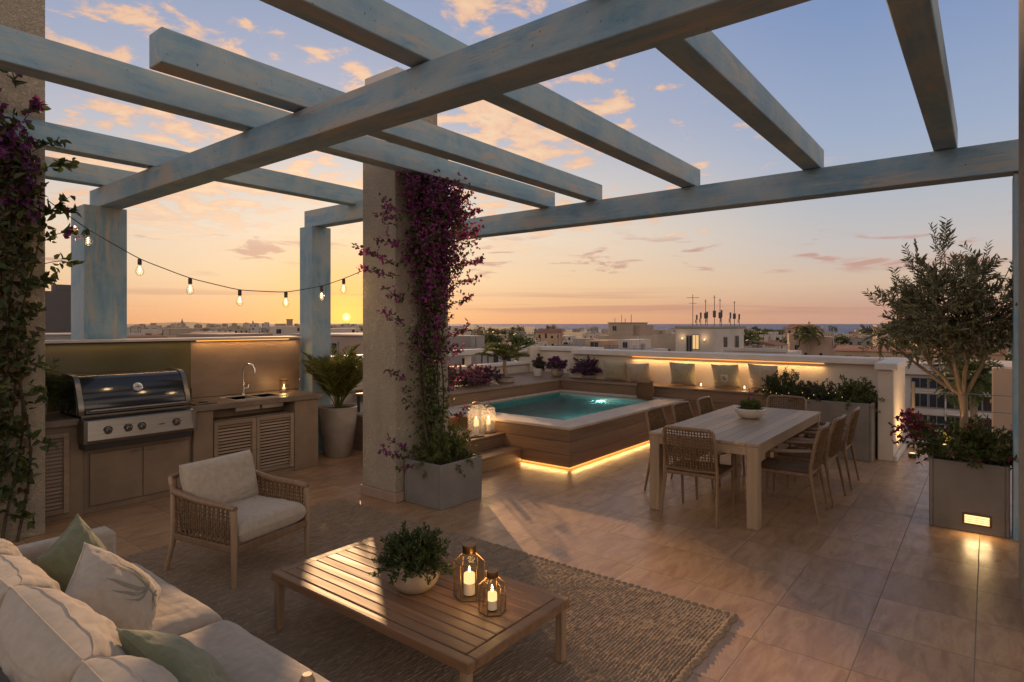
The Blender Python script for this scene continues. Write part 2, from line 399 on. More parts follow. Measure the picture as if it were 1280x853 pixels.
def paint_mat(name, axis):
    """chalky blue paint brushed along the timber, worn to bare grey in places, with small dark pits"""
    m = bpy.data.materials.new(name); m.use_nodes = True; t = m.node_tree; N = NT(t); bs = t.nodes['Principled BSDF']
    tc = N.n('ShaderNodeTexCoord').outputs['Object']
    mp = N.n('ShaderNodeMapping'); N.link(tc, mp.inputs[0]); k = {'x': 0, 'y': 1, 'z': 2}[axis]
    sc = [9.0, 9.0, 9.0]; sc[k] = 1.3; mp.inputs['Scale'].default_value = sc
    st = N.noise(mp.outputs[0], 1.6, 8, .68, .5); cl = N.noise(tc, 2.6, 7, .62, .4); wr = N.noise(mp.outputs[0], .8, 9, .72, .8); pit = N.noise(tc, 46, 2, .5)
    col = N.mix(N.maprange(st, .34, .66), (.145, .285, .40, 1), (.27, .405, .48, 1))
    col = N.mix(N.maprange(cl, .42, .66, 0, .85), col, (.38, .435, .44, 1))
    col = N.mix(N.maprange(wr, .53, .62, 0, .9), col, (.43, .40, .35, 1))
    col = N.mix(N.maprange(wr, .36, .29, 0, .7), col, (.10, .17, .22, 1))
    col = N.mix(N.maprange(pit, .70, .76, 0, .8), col, (.05, .06, .065, 1))
    N.link(col, bs.inputs['Base Color']); N.link(N.maprange(st, .3, .7, .5, .75), bs.inputs['Roughness'])
    h = N.math('ADD', N.math('MULTIPLY', wr, .7), N.math('SUBTRACT', N.math('MULTIPLY', st, .5), N.math('MULTIPLY', N.maprange(pit, .70, .76), .5)))
    bn = N.n('ShaderNodeBump'); bn.inputs['Strength'].default_value = .55; bn.inputs['Distance'].default_value = .012
    N.link(h, bn.inputs['Height']); N.link(bn.outputs[0], bs.inputs['Normal']); return m
for _a in 'xyz': M['blue_'+_a] = paint_mat('weathered_blue_paint', _a)
M['planter'] = mat('grey_brown_planter', (.21, .18, .15), (.165, .14, .115), rough=.5, scale=2.4, detail=7, bump=.15, bscale=50, c3=(.13, .11, .09), c3scale=2.2, c3th=(.52, .75))
M['concrete'] = mat('grey_concrete', (.20, .187, .175), (.155, .145, .135), rough=.75, scale=3, bump=.2, bscale=60)
M['taupe'] = mat('taupe_render', (.22, .16, .11), (.165, .12, .082), rough=.6, scale=3, bump=.15, bscale=60)
M['counter'] = mat('dark_stone_counter', (.17, .13, .10), (.12, .092, .072), rough=.35, scale=8, bump=.05, bscale=90)
M['splash'] = mat('brown_stone_slab', (.25, .18, .125), (.19, .135, .095), rough=.42, scale=2.2, stretch=(1, 1, 3), bump=.15, bscale=30)
M['olive'] = mat('olive_glazed_panel', (.105, .095, .045), (.08, .075, .035), rough=.22, scale=1.5, coat=.3)
M['steel'] = mat('brushed_steel', (.27, .25, .225), (.20, .185, .17), rough=.3, scale=4, stretch=(1, 40, 40), metal=1.0)
M['chrome'] = mat('polished_chrome', (.75, .73, .7), rough=.12, metal=1.0)
M['enamel'] = mat('black_enamel', (.012, .014, .02), rough=.12, coat=.6)
M['black'] = mat('black_metal', (.02, .02, .02), rough=.4)
M['brass'] = mat('aged_brass', (.27, .175, .08), (.19, .12, .055), rough=.38, scale=18, metal=1.0)
M['pool_wood'] = wood_mat('pool_cladding_wood', (.16, .095, .056), (.25, .155, .092), (.195, .12, .072), 'x', .52)
M['pool_wood_y'] = wood_mat('pool_cladding_wood_side', (.16, .095, .056), (.25, .155, .092), (.195, .12, .072), 'y', .5)
M['coping'] = mat('stone_coping', (.46, .38, .30), (.38, .31, .24), rough=.5, scale=6, bump=.15, bscale=50)
M['teak_y'] = wood_mat('teak_slats', (.15, .08, .038), (.25, .14, .07), (.20, .11, .058), 'y', .55)
M['teak_z'] = wood_mat('teak_posts', (.22, .145, .085), (.34, .225, .14), (.28, .19, .12), 'z', .48)
M['oak_x'] = wood_mat('pale_wood_boards', (.29, .20, .125), (.40, .29, .19), (.335, .24, .155), 'x', .5)
M['oak_z'] = wood_mat('pale_wood_posts', (.29, .20, .125), (.40, .29, .19), (.335, .24, .155), 'z', .5)
M['louvre'] = wood_mat('taupe_louvre_wood', (.20, .145, .10), (.28, .205, .145), (.24, .17, .12), 'x', .55)
M['linen'] = mat('beige_linen', (.40, .33, .255), (.345, .285, .22), rough=.95, scale=30, bump=.35, bscale=420, bdetail=2, sheen=.3)
M['linen2'] = mat('pale_cushion_linen', (.42, .35, .27), (.365, .30, .23), rough=.95, scale=24, bump=.35, bscale=420, bdetail=2, sheen=.3)
M['sage'] = mat('sage_green_linen', (.16, .17, .09), (.13, .14, .073), rough=.95, scale=26, bump=.35, bscale=380, bdetail=2, sheen=.3)
for _k in ('linen', 'linen2', 'sage'):
    _t = M[_k].node_tree; _N = NT(_t); _b = _t.nodes['Bump']; _tc = _N.n('ShaderNodeTexCoord').outputs['Object']
    _mp = _N.n('ShaderNodeMapping'); _N.link(_tc, _mp.inputs[0]); _mp.inputs['Scale'].default_value = (1, .55, 1.6)
    _b2 = _N.n('ShaderNodeBump'); _b2.inputs['Strength'].default_value = .28; _b2.inputs['Distance'].default_value = .03
    _N.link(_N.noise(_mp.outputs[0], 11, 2, .5, .4), _b2.inputs['Height']); _N.link(_b.outputs[0], _b2.inputs['Normal']); _N.link(_b2.outputs[0], _t.nodes['Principled BSDF'].inputs['Normal'])
M['sagepale'] = mat('pale_sage_linen', (.37, .315, .205), (.31, .262, .165), rough=.95, scale=26, bump=.3, bscale=300, sheen=.2)
M['tan'] = mat('tan_linen', (.42, .33, .23), (.36, .28, .19), rough=.95, scale=26, bump=.3, bscale=300, sheen=.2)
M['print'] = mat('faded_green_print', (.19, .185, .135), (.24, .225, .17), rough=.95, scale=40)
M['rope'] = mat('brown_rope', (.20, .125, .07), (.14, .086, .048), rough=.9, spec=.15, scale=40, bump=.4, bscale=260, island=.2)
M['wicker'] = mat('dark_wicker', (.14, .095, .06), (.10, .068, .043), rough=.75, scale=30, bump=.3, bscale=200, island=.25)
M['chairwood'] = wood_mat('chair_frame_wood', (.15, .088, .045), (.235, .145, .08), (.19, .115, .065), 'z', .45)
M['candle'] = mat('candle_wax', (.85, .78, .66), rough=.5)
M['glow_wax'] = emit('lit_wax', (1, .62, .28), 1.5)
M['flame'] = emit('candle_flame', (1, .66, .26), 14)
M['bulb'] = emit('filament', (1, .68, .32), 12)
M['led'] = emit('led_strip', (1, .38, .075), 1.7)
M['lamp'] = emit('lamp_lens', (1, .66, .28), 1.7)
M['glass'] = thinglass('clear_glass', (1, .985, .95), .12)
def milkglass(name, k):
    m = thinglass(name, (1, .98, .94), .08); t = m.node_tree; N = NT(t); out = [n for n in t.nodes if n.type == 'OUTPUT_MATERIAL'][0]; src = out.inputs[0].links[0].from_socket
    tl = N.n('ShaderNodeBsdfTranslucent'); tl.inputs[0].default_value = (.9, .86, .78, 1); df = N.n('ShaderNodeBsdfDiffuse'); df.inputs[0].default_value = (.85, .82, .76, 1)
    a = N.n('ShaderNodeMixShader'); N.link(tl.outputs[0], a.inputs[1]); N.link(df.outputs[0], a.inputs[2])
    tc = N.n('ShaderNodeTexCoord').outputs['Object']; sep = N.n('ShaderNodeSeparateXYZ'); N.link(tc, sep.inputs[0])
    rib = N.math('SINE', N.math('MULTIPLY', N.math('ARCTAN2', sep.outputs[1], sep.outputs[0]), 28.0))
    b = N.n('ShaderNodeMixShader'); N.link(N.maprange(rib, -1, 1, k*.5, k*1.5), b.inputs[0]); N.link(src, b.inputs[1]); N.link(a.outputs[0], b.inputs[2]); N.link(b.outputs[0], out.inputs[0]); return m
M['ribbed'] = milkglass('ribbed_lantern_glass', .17)
M['amber'] = thinglass('amber_glass', (1, .95, .85), .05)
M['soil'] = mat('dark_soil', (.03, .022, .016), (.05, .037, .026), rough=1, scale=30, bump=.6, bscale=70)
M['pot_grey'] = mat('grey_ceramic', (.33, .29, .25), (.27, .235, .2), rough=.7, scale=5, bump=.2, bscale=60)
M['pot_white'] = mat('white_ceramic', (.62, .57, .5), (.56, .51, .45), rough=.5, scale=6, bump=.08, bscale=60)
M['pot_sand'] = mat('sand_stoneware', (.36, .28, .2), (.29, .225, .16), rough=.65, scale=9, bump=.25, bscale=50, c3=(.27, .2, .15), c3scale=26, c3th=(.64, .7))
M['leaf'] = leafmat('deep_green_leaf', (.03, .05, .017), (.08, .10, .03))
M['leaf_mid'] = leafmat('mid_green_leaf', (.06, .09, .025), (.13, .15, .045))
M['leaf_yel'] = leafmat('yellow_green_leaf', (.12, .14, .03), (.22, .21, .06))
M['leaf_olive'] = leafmat('olive_leaf', (.13, .135, .085), (.30, .29, .19), .35)
M['palm'] = leafmat('palm_frond_leaf', (.12, .15, .035), (.26, .26, .075), .45)
M['magenta'] = leafmat('magenta_bract', (.22, .045, .19), (.43, .10, .35), .5)
M['purple'] = leafmat('purple_bract', (.12, .035, .14), (.24, .07, .24), .5)
M['red'] = leafmat('crimson_bract', (.20, .02, .06), (.34, .045, .13), .45)
M['pink'] = leafmat('pink_bract', (.24, .05, .16), (.38, .11, .26), .45)
M['bark'] = mat('grey_brown_bark', (.30, .22, .15), (.19, .135, .09), rough=.9, scale=12, stretch=(1, 1, .25), bump=.6, bscale=40)
M['stem'] = mat('woody_stem', (.075, .055, .035), (.05, .037, .025), rough=.9, scale=20)
M['wire'] = mat('black_cable', (.012, .011, .01), rough=.5)
M['black_iron'] = M['black']
M['window'] = mat('dark_window_glass', (.02, .022, .026), rough=.08, spec=.6)
M['window_lit'] = emit('lit_window', (1, .62, .26), .9)
M['w_white'] = mat('whitewashed_wall', (.47, .42, .38), (.38, .34, .31), rough=.9, scale=.25)
M['w_cream'] = mat('cream_wall', (.38, .31, .24), (.31, .25, .19), rough=.9, scale=.25)
M['w_pink'] = mat('dusty_pink_wall', (.34, .245, .2), (.28, .2, .165), rough=.9, scale=.25)
M['w_grey'] = mat('grey_wall', (.27, .25, .24), (.21, .2, .19), rough=.9, scale=.25)
M['w_dark'] = mat('dark_wall', (.10, .09, .09), (.075, .07, .07), rough=.9, scale=.25)
M['w_tan'] = mat('tan_wall', (.40, .28, .19), (.34, .235, .16), rough=.9, scale=.25)
M['roof'] = mat('flat_roof_screed', (.24, .195, .165), (.18, .145, .125), rough=.95, scale=.4)
M['rooftile'] = mat('clay_roof_tile', (.25, .11, .065), (.19, .085, .05), rough=.9, scale=.6)
# ================================================================== the setting
def plane(name, x0, x1, y0, y1, z, m, kind='structure'):
    b = MB(); b.quad((x0, y0, z), (x1, y0, z), (x1, y1, z), (x0, y1, z)); o = b.build(name, m, smooth=False); o['kind'] = kind; return o
fl = MB(); fl.box(-6, 10.9, -6, 8.55, -.35, 0, .002)
o = fl.build('terrace_floor', M['tile'], smooth=False); o['kind'] = 'structure'
o['label'] = 'terrace floor of warm square stone tiles'
GZ = -17.0
# terrain: one sheet to the coast, low hills inland on the sun side
def coast(az):   # distance of the shore along an azimuth measured from the optical axis (right positive, radians)
    return 1500 + 500*math.sin(az*5+.6) + (0 if az > -.06 else (-.06-az)*26000)
def ground_h(x, y):
    r = math.hypot(x, y); zf = x*FW[0]+y*FW[1]; la = x*RT[0]+y*RT[1]
    az = math.atan2(la, zf)
    h = GZ
    k = min(1, max(0, (r-500)/2600))
    inland = min(1, max(0, (.05-az)/.25))
    h += inland*k*k*(20 + 5*math.sin(az*23)+3.5*math.sin(az*61+1)+2*math.sin(az*140))
    c = coast(az)
    if r > c-60: h -= min(1, (r-c+60)/60)*9 if r > c-60 else 0
    return h
NA, NR = 150, 60
rs = [14*(5600/14)**(j/NR) for j in range(NR+1)]
b = MB()
b.grid(lambda u, v: (lambda r, a: ((lambda X, Y: (X, Y, ground_h(X, Y)))(r*(math.cos(a)*FW[0]+math.sin(a)*RT[0]), r*(math.cos(a)*FW[1]+math.sin(a)*RT[1]))))(
    14*(5600/14)**v, R(-88+176*u)), NA, NR)
M['ground'] = mat('town_ground', (.11, .09, .065), (.06, .06, .038), rough=1, scale=.02, c3=(.2, .165, .13), c3scale=.012, detail=8)
o = b.build('ground', M['ground']); o['kind'] = 'structure'
m = mat('sea_water', (.075, .13, .27), (.09, .145, .28), rough=.7, spec=.04, scale=.002, bump=.9, bscale=.05, bdetail=6)
m.node_tree.nodes['Bump'].inputs['Distance'].default_value = 6
b = MB(); b.quad((-30000, -30000, -25), (70000, -30000, -25), (70000, 70000, -25), (-30000, 70000, -25))
o = b.build('sea', m, smooth=False); o['kind'] = 'structure'
# the building under the terrace
b = MB(); b.box(-5.9, 10.8, -5.9, 8.45, GZ-1, -.36, .01)
tag(b.build('apartment_block', M['w_cream'], smooth=False), 'cream apartment block that carries the roof terrace', 'building')

# ------------------------------------------------------------------ pillars
t = thing('stucco_pillar', 'rough stucco pillar overgrown by the climber at the sofa end, left edge of the photo', 'pillar', (1.25, 6.65, 0))
MB().box(-.45, .35, -.3, .3, 0, 4.9, .006).build('shaft', M['stucco'], t)
t = thing('stucco_pillar', 'tall free-standing stucco chimney pillar behind the square concrete planter', 'pillar', (4.43, 4.94, 0))
MB().box(-.38, .38, -.26, .26, .10, 3.637, .006).build('shaft', M['stucco'], t)
MB().box(-.40, .40, -.28, .28, 0, .10, .006).build('plinth', mat('warm_plinth_stone', (.36, .26, .2), (.3, .21, .16), rough=.6, scale=5), t)
b = MB(); b.box(-.42, .02, -.31, .31, 3.64, 3.77, .006); b.box(.023, .44, -.31, .31, 3.64, 3.76, .006)
b.build('ledge', M['cap'], t)
MB().box(-.30, .28, -.2, .2, 3.773, 4.28, .01).build('chimney_stack', M['stucco'], t)
MB().box(-.36, .34, -.26, .26, 4.28, 4.40, .012).build('cap', M['cap'], t)

# ------------------------------------------------------------------ pergola
t = thing('pergola', 'weathered pale blue pergola of square posts, two cross beams and rafters', 'pergola', (4.5, 3.9, 0))
def pg(name, x0, x1, y0, y1, z0, z1):
    b = MB(); b.box(x0-4.5, x1-4.5, y0-3.9, y1-3.9, z0, z1, .005); return b.build(name, M['blue_'+('z' if name == 'post' else 'y' if name == 'cross_beam' else 'x')], t)
pg('post', 2.28, 2.70, 7.70, 8.12, 0, 3.10)
pg('post', 4.80, 5.10, 7.25, 7.55, 0, 3.14)
pg('post', 6.52, 6.82, -.48, -.165, 0, 3.05)
pg('cross_beam', 2.43, 2.66, -1.6, 8.02, 3.10, 3.31)
pg('cross_beam', 6.48, 6.70, -1.6, 6.25, 3.06, 3.32)
pg('cross_beam', 4.84, 5.02, 5.06, 7.5, 3.14, 3.37)
for y, x0, x1 in ((7.72, .4, 2.9), (6.42, .4, 5.04), (4.57, 0.2, 6.62), (3.86, 1.5, 6.62), (2.62, .5, 6.64), (1.365, .5, 6.64), (.295, .5, 6.64)):
    pg('rafter', x0, x1, y-.085, y+.085, 3.325, 3.53)

# ------------------------------------------------------------------ parapets
t = thing('parapet_wall', 'cream parapet wall with a pale stone cap and glowing light strip behind the cushioned bench', 'wall', (10.4, 4, 0))
b = MB(); b.box(0, .3, -2.85, 2.6, 0, 1.19, .006); b.build('wall_body', M['plaster'], t)
b = MB(); b.box(-.09, .36, -2.85, 2.6, 1.193, 1.29, .008); b.build('stone_cap', M['cap'], t)
b = MB(); b.box(-.03, -.014, -2.0, 1.28, 1.178, 1.191, .002); b.build('light_strip', M['led'], t)
t = thing('wing_wall', 'short cream wing wall lit by a floor spot at the end of the parapet', 'wall', (9.85, 1.06, 0))
MB().box(-.55, .85, -.09, .09, 0, 1.19, .006).build('wall_body', M['plaster'], t)
MB().box(-.60, .88, -.14, .12, 1.193, 1.285, .008).build('stone_cap', M['cap'], t)
MB().box(-.55, .85, -.13, -.093, 0, .07, .004).build('base_ledge', M['cap'], t)
t = thing('floor_spot', 'small floor spot shining up the end of the cream wing wall', 'lamp', (9.72, .80, 0))
b = MB(); b.lathe([(.045, 0), (.05, .03), (.05, .055), (.04, .06)], 20); b.build('housing', M['black'], t)
b = MB(); b.lathe([(.036, .061), (.030, .066)], 20); b.build('lens', M['lamp'], t)
def spot(name, loc, target, energy, size=R(100), blend=.8, col=(1, .58, .22), rad=.02):
    l = bpy.data.lights.new(name, 'SPOT'); l.energy = energy; l.spot_size = size; l.spot_blend = blend; l.color = col; l.shadow_soft_size = rad
    o = bpy.data.objects.new(name, l); COL.objects.link(o); o.location = loc
    o.rotation_euler = (Vector(target)-Vector(loc)).to_track_quat('-Z', 'Y').to_euler(); return o
def point(name, loc, energy, col=(1, .58, .22), rad=.02):
    l = bpy.data.lights.new(name, 'POINT'); l.energy = energy; l.color = col; l.shadow_soft_size = rad
    o = bpy.data.objects.new(name, l); COL.objects.link(o); o.location = loc; return o
def area(name, loc, rot, sx, sy, energy, col=(1, .55, .19)):
    l = bpy.data.lights.new(name, 'AREA'); l.shape = 'RECTANGLE'; l.size = sx; l.size_y = sy; l.energy = energy; l.color = col
    o = bpy.data.objects.new(name, l); COL.objects.link(o); o.location = loc; o.rotation_euler = rot; return o
spot('floor_spot_light', (9.75, .78, .08), (9.95, .97, .9), 60, R(130), .9)
# strip under the parapet cap: the light itself
area('parapet_strip_light', (10.36, 3.64, 1.158), (0, R(24), 0), .02, 3.26, 13)
t = thing('balustrade', 'white balustrade with a low wall, open gap and rail beam beyond the pool deck', 'balustrade', (8, 8.2, 0))
MB().box(-3.0, 3.0, 0, .18, 0, .89, .006).build('wall_body', M['plaster'], t)
MB().box(-3.02, 3.0, -.06, .24, .893, .955, .008).build('stone_cap', M['cap'], t)
MB().box(-3.02, 3.0, 0, .2, 1.17, 1.28, .008).build('rail_beam', M['cap'], t)
for x in (-2.9, -.95, 1.1): MB().box(x-.05, x+.05, .05, .15, .957, 1.168, .004).build('baluster', M['plaster'], t)
MB().box(3.003, 3.32, -.08, .26, 0, 1.3, .008).build('corner_post', M['plaster'], t)
t = thing('parapet_wall', 'set-back cream parapet length behind the flower pots at the far pool corner', 'wall', (11.35, 7.4, 0))
MB().box(0, .25, -.8, .72, 0, 1.19, .006).build('wall_body', M['plaster'], t)
MB().box(-.06, .3, -.8, .72, 1.193, 1.285, .008).build('stone_cap', M['cap'], t)
MB().box(-.95, 0, -.80, -.70, 0, 1.18, .006).build('return_wall', M['plaster'], t)
# cable railing to the right of the wing wall
t = thing('cable_railing', 'thin cable railing between the wing wall and the olive planter', 'railing', (10.6, 0, 0))
for y in (.86, -1.2, -3.2): MB().box(-.02, .02, y-.02, y+.02, 0, .95, .003).build('post', M['steel'], t)
for z in (.36, .59, .82):
    b = MB(); b.tube([(0, .86, z), (0, -3.2, z)], .006, 6); b.build('cable', M['steel'], t)
b = MB(); b.box(-.12, .12, -3.3, .93, .003, .08, .006); b.build('kerb', M['cap'], t)
# near right pillar sliver
t = thing('stucco_pillar', 'pale stucco pillar cut off by the right edge of the photo', 'pillar', (5.1, -.42, 0))
MB().box(-.5, .5, -.25, .25, .0, 4.6, .01).build('shaft', M['stucco'], t)

# ------------------------------------------------------------------ outdoor kitchen
KY = 6.66
t = thing('kitchen_counter', 'brown masonry outdoor kitchen counter with louvred doors and a stone top', 'kitchen counter', (3.0, KY, 0))
def kx(x): return x-3.0
b = MB()
b.box(kx(1.3), kx(1.98), .03, .68, 0, .855, .004); b.box(kx(1.98), kx(2.97), .05, .68, 0, .62, .004)
b.box(kx(2.97), kx(3.18), .0, .68, 0, .855, .006); b.box(kx(4.17), kx(4.50), 0, .68, 0, .855, .006)
b.box(kx(3.18), kx(4.17), .10, .68, 0, .72, .004); b.box(kx(3.18), kx(4.17), .3, .68, .72, .855, .004)
b.build('counter_body', M['taupe'], t)
MB().box(kx(3.17), kx(4.18), .02, .66, 0, .05, .003).build('kick_board', M['taupe'], t)
# stone top, a hole left for the sink
top = MB(); SKX0, SKX1, SKY0, SKY1 = 3.50, 4.10, .14, .50
top.box(kx(2.93), kx(SKX0), -.03, .69, .858, .92, .005); top.box(kx(SKX1), kx(4.55), -.03, .69, .858, .92, .005)
top.box(kx(SKX0), kx(SKX1), -.03, SKY0, .858, .92, .005); top.box(kx(SKX0), kx(SKX1), SKY1, .69, .858, .92, .005)
top.box(kx(1.3), kx(1.93), -.03, .69, .858, .92, .005); top.box(kx(1.93), kx(2.93), .62, .69, .858, .92, .005)
top.build('counter_top', M['counter'], t)
sk = MB(); x0, x1 = kx(SKX0), kx(SKX1)
for a, c in ((x0, x0+.30), (x0+.32, x1)):
    sk.quad((a, SKY0, .79), (c, SKY0, .79), (c, SKY1, .79), (a, SKY1, .79))
    sk.quad((a, SKY0, .915), (c, SKY0, .915), (c, SKY0+.01, .79), (a, SKY0+.01, .79)); sk.quad((a, SKY1, .79), (c, SKY1, .79), (c, SKY1, .915), (a, SKY1, .915))
    sk.quad((a, SKY0, .79), (a, SKY1, .79), (a, SKY1, .915), (a, SKY0, .915)); sk.quad((c, SKY0, .79), (c, SKY0, .915), (c, SKY1, .915), (c, SKY1, .79))
for a, c, d, e in ((x0-.02, x1+.02, SKY0-.02, SKY0+.006), (x0-.02, x1+.02, SKY1-.006, SKY1+.02), (x0-.02, x0+.006, SKY0, SKY1), (x1-.006, x1+.02, SKY0, SKY1), (x0+.30, x0+.32, SKY0, SKY1)):
    sk.box(a, c, d, e, .916, .926, .002)
sk.build('sink', mat('satin_sink_steel', (.5, .48, .45), rough=.45, metal=.6), t, smooth=False)
def louvre_door(x0, x1, z0, z1, knob=None):
    fw = .045; yf = .0
    d = MB(); d.box(x0, x0+fw, yf, yf+.04, z0, z1, .003); d.box(x1-fw, x1, yf, yf+.04, z0, z1, .003)
    d.box(x0+fw, x1-fw, yf, yf+.04, z0, z0+fw, .003); d.box(x0+fw, x1-fw, yf, yf+.04, z1-fw, z1, .003); d.box(x0+fw, x1-fw, yf+.05, yf+.056, z0+fw, z1-fw, .001, 1)
    o = d.build('door', [M['louvre'], M['black']], t)
    sl_ = MB(); n = int((z1-z0-2*fw)/.034)
    for i in range(n):
        z = z0+fw+.017+i*(z1-z0-2*fw)/n
        MM = Matrix.Translation(((x0+x1)/2, yf+.022, z)) @ Matrix.Rotation(R(58), 4, 'X')
        sl_.box(-(x1-x0)/2+fw, (x1-x0)/2-fw, -.0125, .0125, -.003, .003, .0015, 0, MM)
    sl_.build('louvres', M['louvre'], o)
    if knob is not None:
        k = MB(); k.tube([(knob, yf, .12), (knob, yf-.03, .12)], .012, 12); k.build('knob', M['chrome'], o)
louvre_door(kx(3.19), kx(3.672), .06, .715); louvre_door(kx(3.678), kx(4.16), .06, .715, kx(4.09))
louvre_door(kx(1.42), kx(1.86), .06, .80)
for x0, x1, hx in ((2.03, 2.485, 2.43), (2.492, 2.94, 2.55)):
    o = MB().box(kx(x0), kx(x1), .025, .048, .07, .565, .003).build('door', M['taupe'], t)
    b = MB(); b.tube([(kx(hx)-.04, .012, .535), (kx(hx)+.04, .012, .535)], .005, 8); b.build('handle', M['steel'], o)
# back wall
t = thing('kitchen_back_wall', 'kitchen back wall with an olive panel and a brown stone panel under a lit cap', 'wall', (3.0, 7.37, 0))
MB().box(kx(1.0), kx(4.68), 0, .26, 0, 1.60, .005).build('wall_body', M['taupe'], t)
MB().box(kx(1.4), kx(3.24), -.018, -.003, .925, 1.595, .003).build('olive_panel', M['olive'], t)
MB().box(kx(3.244), kx(4.68), -.014, -.003, .925, 1.595, .003).build('stone_panel', M['splash'], t)
MB().box(kx(1.0), kx(4.69), -.05, .29, 1.603, 1.632, .005).build('wall_cap', M['cap'], t)
MB().box(kx(3.3), kx(4.5), -.046, -.034, 1.592, 1.602, .002).build('light_strip', M['led'], t)
area('kitchen_strip_light', (3.95, 7.315, 1.588), (R(-14), 0, 0), 1.35, .015, 3.0)
area('kitchen_strip_light', (2.4, 7.315, 1.588), (R(-14), 0, 0), 1.6, .015, .9)

# ------------------------------------------------------------------ barbecue
t = thing('gas_barbecue', 'built-in gas barbecue with black hood, steel trim and front knobs', 'barbecue', (2.42, KY-.06, 0))
x0, x1 = -.50, .50
hood = [(.035, .945), (.02, .97), (.05, 1.06), (.105, 1.18), (.15, 1.255), (.18, 1.283), (.22, 1.297), (.42, 1.305), (.58, 1.285), (.64, 1.22), (.66, .945)]
b = MB(); b.prism([(y, z) for y, z in hood], 'x', x0+.045, x1-.045); b.build('hood', M['enamel'], t, ang=50)
def grow(p, k): 
    cy, cz = .34, 1.0; return [(cy+(y-cy)*k, cz+(z-cz)*k if z > .95 else z-.004) for y, z in p]
for a, c in ((x0, x0+.044), (x1-.044, x1)):
    b = MB(); b.prism(grow(hood, 1.035), 'x', a, c, 0); b.build('hood_end_cap', M['steel'], t, ang=50)
b = MB(); b.prism([(.06, .95), (.075, 1.05), (.125, 1.16), (.17, 1.235), (.24, 1.268), (.42, 1.275), (.56, 1.258), (.61, 1.20), (.63, .95)], 'x', x0-.006, x0-.001); b.build('side_plate', M['enamel'], t)
b = MB(); b.box(x0+.05, x1-.05, -.005, .025, .955, .99, .004); b.build('hood_trim', M['steel'], t)
b = MB(); b.tube([(x0+.07, -.045, .985), (x1-.07, -.045, .985)], .014, 14)
for x in (x0+.09, x1-.09): b.tube([(x, -.045, .985), (x, .02, .985)], .011, 10)
b.build('hood_handle', M['steel'], t)
# round thermometer badge on the hood
MM = Matrix.Translation((.02, .092, 1.165)) @ Matrix.Rotation(R(64), 4, 'X')
b = MB(); b.lathe([(.046, 0), (.047, .012), (.042, .017), (.036, .014)], 28); b.v = [tuple(MM @ Vector(v)) for v in b.v]; o = b.build('thermometer', M['chrome'], t)
b = MB(); b.lathe([(.035, .015), (.01, .0155)], 28); b.v = [tuple(MM @ Vector(v)) for v in b.v]; b.build('dial', mat('pale_dial', (.45, .44, .42), rough=.4), o)
b = MB(); b.box(-.022, .022, -.003, .003, .016, .019, .001); b.box(-.003, .003, -.012, .018, .016, .019, .001); b.v = [tuple(MM @ Vector(v)) for v in b.v]; b.build('needle', M['black'], o)
b = MB(); b.box(x0+.02, x1-.02, .03, .64, .86, .944, .004); b.build('fire_box', M['steel'], t)
b = MB(); b.prism([(-.07, .905), (.06, .93), (.06, .69), (-.105, .69), (-.115, .72), (-.08, .895)], 'x', x0+.01, x1-.01)
b.build('control_panel', M['steel'], t, ang=20)
MB().box(x0-.006, x0+.03, -.125, .05, .695, .90, .005).build('panel_side', M['steel'], t); MB().box(x1-.03, x1+.006, -.125, .05, .695, .90, .005).build('panel_side', M['steel'], t)
b = MB(); b.box(x0+.02, x1-.02, -.06, .10, .625, .688, .003); b.build('drip_tray', M['black'], t)
for x in (-.30, -.13, -.01, .31):
    b = MB(); MM = Matrix.Translation((x, -.097, .80)) @ Matrix.Rotation(R(101), 4, 'X')
    b.lathe([(.034, 0), (.034, .008), (.026, .010), (.025, .036), (.021, .040)], 22); b.v = [tuple(MM @ Vector(v)) for v in b.v]
    o = b.build('knob', M['steel'], t)
    b = MB(); b.lathe([(.040, -.002), (.040, .003)], 22); b.v = [tuple(MM @ Vector(v)) for v in b.v]; b.build('knob_collar', M['black'], o)
b = MB(); b.box(.14, .20, -.101, -.094, .795, .803, .001); b.box(.166, .174, -.101, -.094, .785, .803, .001); b.build('panel_mark', M['black'], t)

# ------------------------------------------------------------------ tap, tray, counter things
t = thing('sink_tap', 'tall chrome swan-neck tap behind the counter sink', 'tap', (3.82, KY+.575, .92))
b = MB(); b.lathe([(.028, 0), (.028, .012), (.018, .02), (.016, .1)], 20)
arc = [(0, 0, .1), (0, 0, .3)]+[(.0+.062*(1-math.cos(a))*.55, -.075*(1-math.cos(a)), .3+.085*math.sin(a)) for a in np.linspace(0.15, math.pi*.98, 12)]
arc += [(arc[-1][0], arc[-1][1], .25)]
b.tube(arc, .0115, 12); b.build('spout', M['chrome'], t)
b = MB(); b.tube([(.015, 0, .075), (.06, -.01, .085), (.065, -.012, .13)], .007, 8); b.build('lever', M['chrome'], t)
t = thing('side_burner', 'small steel side burner plate with a little spout beside the barbecue', 'burner', (3.12, KY+.2, .92))
b = MB(); b.box(-.12, .12, -.16, .16, .001, .014, .004); b.build('plate', M['steel'], t)
b = MB(); b.lathe([(.05, .014), (.055, .02), (.03, .026)], 20, (.02, -.05, 0)); b.build('burner_ring', M['black'], t)
b = MB(); b.tube([(-.05, .08, .014), (-.05, .08, .13), (-.06, .06, .17), (-.075, .02, .165)], .007, 8); b.lathe([(.02, .014), (.02, .03)], 14, (-.05, .08, 0)); b.build('spout', M['brass'], t)
